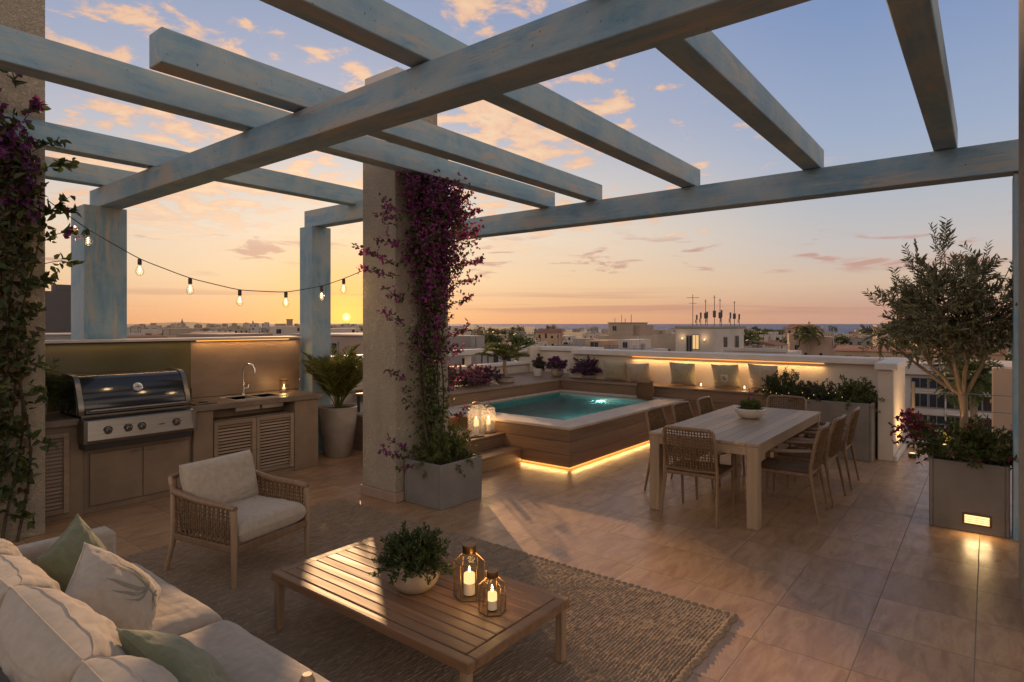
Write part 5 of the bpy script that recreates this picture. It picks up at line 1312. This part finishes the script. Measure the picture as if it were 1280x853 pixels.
# ---- rattan stool, side table
t = thing('rattan_stool', 'round rattan drum stool on the pool edge before the bench', 'stool', (9.55, 4.62, .526))
b = MB(); prof = [(.12+.03*math.sin(math.pi*k/14), k*.018) for k in range(15)]
for r, z in prof: b.tube([(r*math.cos(a), r*math.sin(a), z+.009+.003*math.sin(a*16)) for a in np.linspace(0, 2*math.pi, 49)], .0095, 5, cap=False)
b.build('woven_body', M['rope'], t)
b = MB(); b.lathe([(.13, .255), (.145, .262), (.145, .285), (.13, .295), (.001, .297)], 28); b.build('seat', M['rope'], t)
t = thing('side_table', 'small dark side table on the raised deck just left of the pillar', 'side table', (5.72, 6.98, .526))
b = MB(); b.box(-.24, .24, -.24, .24, .235, .265, .006); b.build('table_top', M['taupe'], t)
for sx in (-1, 1):
    for sy in (-1, 1):
        b = MB(); b.box(sx*.2-.018, sx*.2+.018, sy*.2-.018, sy*.2+.018, 0, .234, .003); b.build('leg', M['black'], t)
# ================================================================== the town
WR = None
def windows_on(b, face, x0, x1, y0, y1, zs, n, w, h, mi):
    w0, h0, mi0 = w, h, mi
    for z in zs:
        for k in range(n):
            s = (k+.5)/n
            if WR is not None:
                if WR.random() < .18: continue
                w, h, s = w0*WR.choice((.6, .85, 1, 1, 1.5)), h0*WR.choice((.7, 1, 1, 1.35)), s+WR.uniform(-.12, .12)/n
                mi = 4 if WR.random() < .03 else mi0
            if face == '-x': yc = y0+(y1-y0)*s; b.quad((x0-.05, yc-w/2, z), (x0-.05, yc-w/2, z+h), (x0-.05, yc+w/2, z+h), (x0-.05, yc+w/2, z), mi)
            if face == '-y': xc = x0+(x1-x0)*s; b.quad((xc-w/2, y0-.05, z), (xc+w/2, y0-.05, z), (xc+w/2, y0-.05, z+h), (xc-w/2, y0-.05, z+h), mi)
            if face == '+x': yc = y0+(y1-y0)*s; b.quad((x1+.05, yc-w/2, z), (x1+.05, yc+w/2, z), (x1+.05, yc+w/2, z+h), (x1+.05, yc-w/2, z+h), mi)
            if face == '+y': xc = x0+(x1-x0)*s; b.quad((xc-w/2, y1+.05, z), (xc-w/2, y1+.05, z+h), (xc+w/2, y1+.05, z+h), (xc+w/2, y1+.05, z), mi)
def house_mesh(name, wall, w, d, h, seed, style):
    """local z = 0 is the roof line, walls go down h"""
    global WR
    rnd = random.Random(seed); WR = random.Random(seed+50); b = MB(); x0, x1, y0, y1 = -w/2, w/2, -d/2, d/2
    b.box(x0, x1, y0, y1, -h, 0, .03)
    if style == 'flat':
        for a in ((x0, x1, y0, y0+.25), (x0, x1, y1-.25, y1), (x0, x0+.25, y0+.25, y1-.25), (x1-.25, x1, y0+.25, y1-.25)): b.box(*a, .002, .7, .03)
        b.quad((x0+.25, y0+.25, .06), (x1-.25, y0+.25, .06), (x1-.25, y1-.25, .06), (x0+.25, y1-.25, .06), 1)
        hx, hy = rnd.uniform(x0*.4, x1*.3), rnd.uniform(y0*.4, y1*.3)
        b.box(hx-w*.17, hx+w*.17, hy-d*.17, hy+d*.17, .06, rnd.uniform(1.9, 2.7), .03)
        for k in range(2):
            hx, hy = rnd.uniform(x0*.8, x1*.8), rnd.uniform(y0*.8, y1*.8); b.tube([(hx, hy, .05), (hx, hy, rnd.uniform(1.5, 3.5))], .05, 4, 2)
        hx, hy = rnd.uniform(x0*.7, x1*.7), rnd.uniform(y0*.7, y1*.7); b.lathe([(.5, .06), (.5, 1.0), (.3, 1.2)], 10, (hx, hy, 0), 2)
    elif style == 'step':
        b.box(x0+w*.3, x1-w*.05, y0+d*.15, y1-.05, .002, 2.9, .03)
        b.quad((x0+.1, y0+.1, .01), (x0+w*.29, y0+.1, .01), (x0+w*.29, y1-.1, .01), (x0+.1, y1-.1, .01), 1)
        b.box(x0, x0+.2, y0, y1, .002, .9, .03); b.box(x0+.2, x1, y0, y0+.2, .002, .9, .03)
        windows_on(b, '-x', x0+w*.3, 0, y0+d*.2, y1-d*.1, (.6,), 3, 1.2, 1.4, 2)
        windows_on(b, '-y', x0+w*.35, x1-w*.1, y0+d*.15, 0, (.5,), 2, 1.4, 1.6, 2)
    elif style == 'tile':
        rise = d*.18
        b.add([(x0-.3, y0-.3, 0), (x1+.3, y0-.3, 0), (x1+.3, y1+.3, 0), (x0-.3, y1+.3, 0), (x0-.3, 0, rise), (x1+.3, 0, rise)], [(0, 1, 5, 4), (2, 3, 4, 5), (0, 4, 3), (1, 2, 5)], 3)
        b.box(x0+w*.2, x0+w*.2+.6, y0+d*.3, y0+d*.3+.6, 0, rise+1.0, .03)
    nz = max(1, int(h/3.1)); zs = [-3.1*(k+1)+1.0 for k in range(nz)]
    for f, n in (('-x', max(2, int(d/3.2))), ('-y', max(2, int(w/3.2))), ('+x', max(2, int(d/3.2))), ('+y', max(2, int(w/3.2)))):
        windows_on(b, f, x0, x1, y0, y1, zs, n, 1.15, 1.35, 2)
    if style != 'tile':
        for z in zs[:3:2]: b.box(x0-1.0, x0-.06, y0+d*.1, y0+d*.55, z-1.0, z-.85, .02); b.box(x0-1.0, x0-.95, y0+d*.1, y0+d*.55, z-.849, z+.0, .01)
    if style != 'tile':
        for k in range(5):   # roof clutter: boxes, dishes, poles, a washing line
            hx, hy = rnd.uniform(x0*.85, x1*.85), rnd.uniform(y0*.85, y1*.85); q_ = rnd.uniform(.3, .7)
            b.box(hx-q_, hx+q_, hy-q_*.7, hy+q_*.7, .03, rnd.uniform(.6, 1.3), .02, rnd.choice((0, 1, 3)))
        for k in range(2):
            hx, hy = rnd.uniform(x0*.9, x1*.9), rnd.uniform(y0*.9, y1*.9); b.tube([(hx, hy, .03), (hx, hy, 1.6)], .05, 4, 2); b.lathe([(.05, 0), (.4, .12), (.5, .3)], 8, (hx, hy, 1.5), 0, False)
        b.box(x0*.5, x1*.7, y0*.55, y0*.5, 1.9, 1.95, .005, 2); b.box(x0*.5, x0*.5+.08, y0*.55, y0*.5, .03, 1.9, .005, 2); b.box(x1*.7-.08, x1*.7, y0*.55, y0*.5, .03, 1.9, .005, 2)
    for k in range(3):
        f = rnd.uniform(-.4, .4)*d; b.tube([(x0-.06, f, 0), (x0-.06, f, -h)], .07, 4, rnd.choice((1, 2)))
    WR = None
    return b, [M[wall], M['roof'], M['window'], M['rooftile'], M['window_lit']]
protos = []
specs = [('w_white', 11, 9, 14, 'flat', 'whitewashed flat-roofed'), ('w_cream', 13, 10, 14, 'flat', 'cream flat-roofed'), ('w_white', 12, 11, 14, 'step', 'whitewashed stepped-roof'),
         ('w_grey', 14, 10, 15, 'flat', 'grey flat-roofed'), ('w_tan', 10, 9, 13, 'tile', 'tan clay-tiled'), ('w_pink', 12, 9, 13, 'step', 'dusty pink stepped-roof'),
         ('w_cream', 18, 10, 16, 'flat', 'long cream flat-roofed'), ('w_white', 10, 8, 13, 'tile', 'white clay-tiled')]
for i, s in enumerate(specs):
    b, ms = house_mesh('town_house', *s[:4], i, s[4]); me = bpy.data.meshes.new('town_house'); me.from_pydata(b.v, [], b.f)
    for m in ms: me.materials.append(m)
    me.polygons.foreach_set('material_index', b.m); me.update(); protos.append(me)
zones = [(-999, 57, 'behind the left stucco pillar'), (57, 160, 'behind the barbecue wall'), (160, 385, 'beyond the kitchen wall, under the string lights'), (385, 470, 'below the setting sun'), (470, 650, 'right of the tall stucco pillar'),
         (650, 760, 'beyond the far corner of the pool'), (760, 860, 'near the blocky penthouse'), (860, 1000, 'around the roof masts'), (1000, 1100, 'toward the sea beyond the long planter'), (1100, 9999, 'beyond the olive tree')]
def zone(px):
    for a, c, s in zones:
        if a <= px < c: return s
taken = []
def free(x, y, r):
    for (a, c, q_) in taken:
        if (a-x)**2+(c-y)**2 < (r+q_)**2: return False
    taken.append((x, y, r)); return True
def dist_word(Z): return 'nearby' if Z < 130 else ('distant' if Z < 420 else 'tiny far-off')
rt = random.Random(5)
# landmarks first so that nothing overlaps them
for px, Z, r in ((66, 60, 9), (893, 70, 9), (910, 78, 9), (782, 115, 16), (770, 92, 12), (1200, 80, 24), (1250, 85, 20), (436, 34, 7), (1085, 125, 18), (1120, 125, 18), (485, 62, 11), (930, 55, 8)): taken.append((*rayXY(px, Z), r))
nb = 0
for k in range(6000):
    if nb >= 290: break
    px = rt.uniform(40, 1290); Z = 75*math.exp(rt.random()**1.0*math.log(1500/75))
    x, y = rayXY(px, Z)
    la = (px-CX)/F; az = math.atan(la); r = math.hypot(x, y)
    if r > coast(az)-90: continue
    if not free(x, y, 7.5+Z*.008): continue
    gz = ground_h(x, y); hmax = -1.2 if Z < 140 else 1
    top = gz+(rt.uniform(11.5, 15.8) if Z < 260 or px < 520 else rt.uniform(8.5, 12.5) if Z < 420 else rt.uniform(5.5, 8.5))+(2.2 if rt.random() < .12 else 0)
    if Z < 150 and top > -1.6: top = -1.6-rt.random()
    i = rt.randrange(len(protos)); o = bpy.data.objects.new('town_house', protos[i]); COL.objects.link(o)
    o.location = (x, y, top); o.rotation_euler = (0, 0, R(rt.choice((0, 90, 20, 110, -25, 65))+rt.uniform(-6, 6))); s = rt.uniform(.85, 1.25); o.scale = (s, rt.uniform(.85, 1.2)*s, 1.0)
    tag(o, '%s %s house %s' % (dist_word(Z), specs[i][5], zone(px)), 'house', '%s %s houses %s' % (dist_word(Z), specs[i][5], zone(px))); nb += 1
# town trees
def crown_mesh(seed, R3, n, leaf):
    rnd = np.random.default_rng(seed); b = MB()
    cl = rnd.normal(size=(9, 3)); cl /= np.linalg.norm(cl, axis=1, keepdims=True); cl *= rnd.uniform(.35, .72, (9, 1)); cl[:, 2] = np.abs(cl[:, 2])*.9
    i = rnd.integers(0, 9, n); P = cl[i]+rnd.normal(size=(n, 3))*.22; P = P*np.array(R3)
    b.leaves(P, rdir(n, .2), rnd.uniform(.6, 1.3, n)*leaf, rnd.uniform(.5, .9, n)*leaf, simple=True); return b
tree_protos = []
for i, (R3, n, lf, m, lab) in enumerate((((3.4, 3.4, 3.0), 900, .62, 'leaf', 'round dark green tree'), ((2.4, 2.4, 4.4), 800, .55, 'leaf', 'tall dark green tree'), ((4.0, 4.0, 2.2), 900, .62, 'leaf_mid', 'broad olive-green tree'))):
    b = crown_mesh(i+3, R3, n, lf); me = bpy.data.meshes.new('crown'); me.from_pydata(b.v, [], b.f); me.materials.append(M[m]); me.update()
    b = MB(); b.tube([(0, 0, -9), (.1, 0, -4), (0, 0, 0)], [.4, .3, .18], 7)
    for q_ in ((1.3, .5, 1.2), (-1.1, .8, 1.4), (.2, -1.3, 1.1)): b.tube([(0, 0, -1.5), q_], [.16, .06], 5)
    mt_ = bpy.data.meshes.new('trunk'); mt_.from_pydata(b.v, [], b.f); mt_.materials.append(M['bark']); mt_.update(); tree_protos.append((me, mt_, lab))
nt = 0
for k in range(6000):
    if nt >= 150: break
    px = rt.choice((rt.uniform(40, 1290), rt.uniform(560, 700), rt.uniform(930, 1010))); Z = 60*math.exp(rt.random()*math.log(900/60)); x, y = rayXY(px, Z)
    if math.hypot(x, y) > coast(math.atan((px-CX)/F))-50 or not free(x, y, 4+Z*.006): continue
    gz = ground_h(x, y); i = rt.randrange(3); me, mt_, lab = tree_protos[i]
    z = gz+rt.uniform(8, 12.5)
    if Z < 120: z = min(z, -5)
    t = thing('town_tree', '%s %s %s' % (dist_word(Z), lab, zone(px)), 'tree', (x, y, z), rt.uniform(0, 6), '%s %ss %s' % (dist_word(Z), lab, zone(px))); t.scale = (rt.uniform(.8, 1.35),)*3
    for nm, mm in (('crown', me), ('trunk', mt_)): o = bpy.data.objects.new(nm, mm); COL.objects.link(o); o.parent = t
    nt += 1
# landmark buildings with parts
def block(t, name, m, x0, x1, y0, y1, z0, z1, bev=.03): return MB().box(x0, x1, y0, y1, z0, z1, bev).build(name, m, t)
def pane(t, face, c, s, w, z0, z1, x, y, lit=False, frame=True):
    """a framed window on a -x or -y face; s = position along the face"""
    b = MB(); g = MB(); f = .09
    def bx(bb, a0, a1, h0, h1, d0, d1): bb.box(x-d1, x-d0, a0, a1, h0, h1, .004) if face == '-x' else bb.box(a0, a1, y-d1, y-d0, h0, h1, .004)
    a0, a1 = s-w/2, s+w/2
    bx(b, a0, a1, z0, z0+f, .003, .07); bx(b, a0, a1, z1-f, z1, .003, .07); bx(b, a0, a0+f, z0+f, z1-f, .003, .07); bx(b, a1-f, a1, z0+f, z1-f, .003, .07); bx(b, s-f/3, s+f/3, z0+f, z1-f, .03, .065)
    o = b.build('window', M['w_grey'], t); bx(g, a0+f, a1-f, z0+f, z1-f, .005, .02); g.build('pane', M['window_lit'] if lit else M['window'], o)
# penthouse with roof masts
PZ = 1.25
t = thing('mast_building', 'square grey rooftop block with lit doorway carrying many antenna masts', 'building', (69.5, 24.8, PZ))
block(t, 'wall', M['w_white'], 0, 10.5, 0, 4.8, -18, 0); block(t, 'roof_edge', M['w_grey'], -.12, 10.62, -.12, 4.92, .002, .28)
pane(t, '-x', 0, 2.3, .9, -2.5, -.7, 0, 0, True); pane(t, '-x', 0, 3.1, .8, -3.0, -.8, 0, 0)
pane(t, '-y', 0, 3.4, 1.3, -2.6, -1.0, 0, 0); pane(t, '-y', 0, 7.6, 1.5, -2.6, -.9, 0, 0)
for (y, z) in ((3.9, -1.3), (1.2, -1.4)):
    b = MB(); b.lathe([(.1, 0), (.1, .2)], 10, (-.15, y, z)); b.build('wall_lamp', M['lamp'], t); point('wall_lamp_light', (69.5-.5, 24.8+y, PZ+z+.3), 12, (1, .62, .28), .1)
for (px, h, w) in ((866, 3.9, 1), (871, 1.4, 0), (876, 1.7, 0), (882, 3.3, 0), (884, 1.8, 0), (893, 3.8, 0), (900, 3.4, 0), (902, 2.0, 0), (913, 1.7, 0), (918, 3.1, 0), (924, 1.5, 0)):
    tt = thing('antenna_mast', ('tall cross-armed antenna mast, leftmost on the grey rooftop block' if w else 'antenna mast on the grey rooftop block'), 'antenna', (*rayXY(px, 75), PZ+.28), 0, None if w else 'antenna masts on the rooftop block')
    b = MB(); b.tube([(0, 0, 0), (0, 0, h)], .04, 6); b.build('mast', M['black'], tt)
    b = MB()
    if w: b.bar((-.5, .6, h*.9), (.5, -.6, h*.9), .05, .05); b.bar((-.3, .35, h*.72), (.3, -.35, h*.72), .04, .04)
    elif h < 2.1: b.box(-.08, .08, -.09, .09, h*.55, h*.98, .02); b.box(-.15, -.081, .05, .15, h*.25, h*.55, .02)
    else: b.box(-.12, .12, -.16, .16, h*.28, h*.5, .02); b.bar((-.12, .14, h*.93), (.12, -.14, h*.93), .04, .04)
    b.build('antenna_panel', M['w_dark'], tt)
# blocky penthouse
X, Y = rayXY(762, 125)
t = thing('penthouse_building', 'pale blocky penthouse on a wide house with a dark terrace opening', 'building', (X, Y, 0))
block(t, 'wall', M['w_cream'], 0, 10, -6.2, 3.0, -18, -.6); block(t, 'penthouse', M['w_cream'], 1.0, 8, -4.6, .9, -.598, 1.9); block(t, 'stair_tower', M['w_pink'], 2.0, 8, -6.0, -4.602, -.598, 1.5)
block(t, 'roof_edge', M['w_grey'], .9, 8.1, -4.7, 1.0, 1.903, 2.1)
pane(t, '-x', 0, -.6, 1.0, .3, 1.4, 1.0, 0)
pane(t, '-x', 0, .4, 1.0, -2.9, -1.8, 0, 0); pane(t, '-x', 0, -4.4, 2.6, -3.2, -1.3, 0, 0); pane(t, '-x', 0, -1.8, .8, -2.9, -1.8, 0, 0)
for y, h in ((.4, .9), (-1.2, 1.5), (-3.4, 1.6), (-2.0, .8)):
    b = MB(); b.tube([(3, y, 2.1), (3, y, 2.1+h)], .06, 5); b.build('roof_pipe', M['w_dark'], t)
X, Y = rayXY(735, 96)
t = thing('terrace_house', 'low white terraced house with dark windows beyond the pool corner', 'building', (X, Y, 0))
block(t, 'wall', M['w_white'], 0, 9, -9.5, 6.0, -18, -2.2); block(t, 'upper_storey', M['w_tan'], 2.5, 9, -1.5, 2.0, -2.198, -.9); block(t, 'upper_storey', M['w_white'], 2.2, 9, -6.5, -4.2, -2.198, -.7)
for y in (4.6, 2.4, -.2, -3.0, -6.0): pane(t, '-x', 0, y, 1.3, -4.1, -2.9, 0, 0)
pane(t, '-x', 0, .3, 1.6, -2.0, -1.1, 2.5, 0); pane(t, '-x', 0, -5.4, .9, -2.0, -1.0, 2.2, 0)
for y, h in ((4.8, 1.3), (3.2, .9), (-2.6, 1.1), (-8, 1.4)):
    b = MB(); b.lathe([(.35, 0), (.35, h*.6), (.2, h*.7)], 10, (3, y, -2.198)); b.tube([(3.6, y+.8, -2.2), (3.6, y+.8, -2.2+h*1.6)], .035, 4); b.build('roof_tank', M['w_grey'], t)
b = MB()
for z in (-1.9, -1.55): b.bar((.05, -9.4, z), (.05, 5.9, z), .04, .04)
for k in range(12): b.bar((.05, -9.4+k*1.39, -2.2), (.05, -9.4+k*1.39, -1.53), .04, .04)
b.build('roof_railing', M['w_dark'], t)
# unseen tower added behind the stucco pillar to shade the dining side
D_, p0, p1 = 60.0, 2.62, 9.0
X, Y = SX*D_+SY*p0, SY*D_-SX*p0
t = thing('added_shade_tower', 'unseen cream tower block added behind the stucco chimney pillar to block the sun', 'building', (X, Y, GZ), math.atan2(SY, SX))
block(t, 'wall', M['w_cream'], 0, 9, -(p1-p0), 0, 0, 34.3); block(t, 'roof_edge', M['w_grey'], -.1, 9.1, -(p1-p0)-.1, .0, 34.303, 34.6)
for z in range(20, 30, 3):
    for y in (-1.4, -3.2, -5.0): pane(t, '-x', 0, y, 1.1, z, z+1.4, 0, 0)
# apartment house on the right
X, Y = rayXY(1110, 80)
def y_at(px, x): l = (px-CX)/F; return x*(FW[1]+l*RT[1])/(FW[0]+l*RT[0])
t = thing('apartment_house', 'white apartment house with rows of dark windows behind the olive planter', 'building', (X, Y, 0))
block(t, 'wall', M['w_white'], 0, 14, -26, 2, -18, -4.7); block(t, 'roof_slab', M['w_white'], -.8, 14.4, -26.4, 2.3, -4.697, -3.3)
for z0, z1 in ((-6.5, -5.1), (-9.0, -7.1), (-11.6, -9.8)):
    for px in (1150, 1171, 1193, 1216, 1240): pane(t, '-x', 0, y_at(px, X)-Y, 2.0, z0, z1, 0, 0)
for z in (-6.9, -9.5): MB().box(-.9, -.01, y_at(1262, X)-Y, y_at(1184, X)-Y, z-.08, z+.06, .02).build('balcony_slab', M['cap'], t)
b = MB(); b.tube([(-.12, y_at(1182, X)-Y, -4.7), (-.12, y_at(1182, X)-Y, -17)], .08, 6); b.build('drain_pipe', M['cap'], t)
X, Y = rayXY(1252, 20)
t = thing('brick_chimney_wall', 'narrow tan wall standing right of the olive trunk outside the railing', 'wall', (X, Y, 0)); block(t, 'wall_body', M['w_tan'], -.3, .3, -1.6, .25, -17, .35)
# tower and house on the left
X, Y = rayXY(67, 60)
t = thing('dark_tower', 'dark tower block rising behind the kitchen wall at the left pillar', 'building', (X, Y, 0))
block(t, 'wall', M['w_dark'], -3, 4.0, -1.05, 3.2, -18, 5.0); block(t, 'roof_hut', M['w_dark'], 0, 2, -.6, .8, 5.002, 5.7)
b = MB(); b.tube([(0, -.2, 5.7), (.1, -.2, 6.4)], .05, 5); b.bar((-.3, -.5, 6.1), (.4, .1, 6.5), .05, .05); b.build('antenna', M['black'], t)
X, Y = rayXY(70, 48); t = thing('annex_house', 'low grey annex with a pale roof edge in front of the dark tower', 'building', (X, Y, 0)); block(t, 'wall', M['w_grey'], -2, 3, -1.8, 2.4, -18, .9); block(t, 'roof_edge', M['w_white'], -2.1, 3.1, -1.9, 2.5, .902, 1.05)
X, Y = rayXY(436, 34)
t = thing('neighbour_house', 'dusty pink neighbouring house with a dark opening behind the areca palm', 'building', (X, Y, 0))
block(t, 'wall', M['w_pink'], -1.5, 4, -3.2, 3.0, -18, 1.15); block(t, 'roof_edge', M['w_white'], -1.6, 4.1, -3.3, 3.1, 1.152, 1.25); pane(t, '-x', 0, -.6, 1.1, .1, .85, -1.5, 0)
X, Y = rayXY(1085, 125)
t = thing('tan_house', 'long tan house with a clay roof just beyond the end of the parapet', 'building', (X, Y, 0))
block(t, 'wall', M['w_tan'], 0, 9, -22, 6, -18, -3.9)
b = MB(); b.prism([(-.4, -3.897), (9.4, -3.897), (4.5, -2.9)], 'y', -22.4, 6.4); b.build('roof', M['rooftile'], t); [pane(t, '-x', 0, y, 1.2, -6.2, -4.8, 0, 0) for y in (3.6, .2, -3.6, -7, -11, -15)]
X, Y = rayXY(935, 60)
t = thing('flat_white_house', 'flat white house roof between the rooftop block and the date palm', 'building', (X, Y, 0)); block(t, 'wall', M['w_white'], 0, 6, -3.6, 2.4, -18, -.95); block(t, 'roof_kerb', M['w_white'], -.1, .2, -3.7, 2.5, -.948, -.6)
# church towers and domes on the skyline
def church(px, Z, label, h, dome):
    x, y = rayXY(px, Z); g = ground_h(x, y); t = thing('church', label, 'church', (x, y, g))
    block(t, 'nave', M['w_cream'], -10, 10, -7, 7, 0, h*.5); block(t, 'bell_tower', M['w_tan'], 4, 9, -2.5, 2.5, h*.5+.01, h*.85)
    b = MB()
    if dome: b.lathe([(6, 0), (5.6, 2.5), (4, 4.6), (1.2, 5.8), (.3, 6.2), (.25, 8.5)], 18, (-2, 0, h*.5)); b.build('dome', M['w_grey'], t)
    b = MB(); b.lathe([(3, 0), (1.2, 3.2), (.2, 7)], 8, (6.5, 0, h*.85)); b.build('spire', M['w_grey'], t)
church(222, 900, 'church with a thin spire on the town skyline left of the middle bulbs', 22, False)
church(310, 760, 'domed church on the skyline below the middle bulbs of the string light', 19, True)
x, y = rayXY(362, 850); t = thing('skyline_tower', 'slim square tower on the skyline just left of the second blue post', 'tower', (x, y, ground_h(x, y))); block(t, 'shaft', M['w_tan'], -3, 3, -3, 3, 0, 24); block(t, 'cap', M['w_dark'], -3.4, 3.4, -3.4, 3.4, 24.01, 25)
# palms outside
def out_palm(label, px, Z, ztop, L, n):
    x, y = rayXY(px, Z); t = thing('date_palm', label, 'palm tree', (x, y, ztop)); g = ground_h(x, y)-ztop
    palm(t, 0, n, L, L*.22, L*.035, (-35, 80), 1.6, ([(0, 0, g), (.1, 0, g*.5), (0, 0, .05)], [.32, .24, .22]), M['leaf_mid'], per=22, stemr=.05)
out_palm('shaggy date palm behind the olive trunk in front of the white apartment house', 1217, 45, -2.4, 2.9, 46)
out_palm('dark date palm against the sea above the long planter', 1010, 150, -.6, 4.2, 36)
for px, Z in ((650, 420), (985, 330), (1040, 520), (690, 480), (600, 360), (560, 300)):
    out_palm(('taller ' if px in (650, 560) else '')+'tiny palm among far roofs, %s%s' % (zone(px), ', nearest the masts' if px == 985 else ', far right' if px == 1040 else ''), px, Z, ground_h(*rayXY(px, Z))+15, 4.5, 20)
# ------------------------------------------------------------------ warm evening haze over the town
b = MB(); b.box(-3000, 4500, -3000, 4500, -27, 24, .001)
me = bpy.data.meshes.new('haze'); me.from_pydata(b.v, [], b.f); me.update()
hz = bpy.data.objects.new('haze', me); COL.objects.link(hz); hz['kind'] = 'stuff'
hm = bpy.data.materials.new('evening_haze'); hm.use_nodes = True; tt = hm.node_tree; tt.nodes.clear(); N = NT(tt)
pv = N.n('ShaderNodeVolumePrincipled'); pv.inputs['Color'].default_value = (.95, .86, .78, 1); pv.inputs['Density'].default_value = .000015; pv.inputs['Anisotropy'].default_value = .3
oo = N.n('ShaderNodeOutputMaterial'); N.link(pv.outputs[0], oo.inputs['Volume']); me.materials.append(hm)
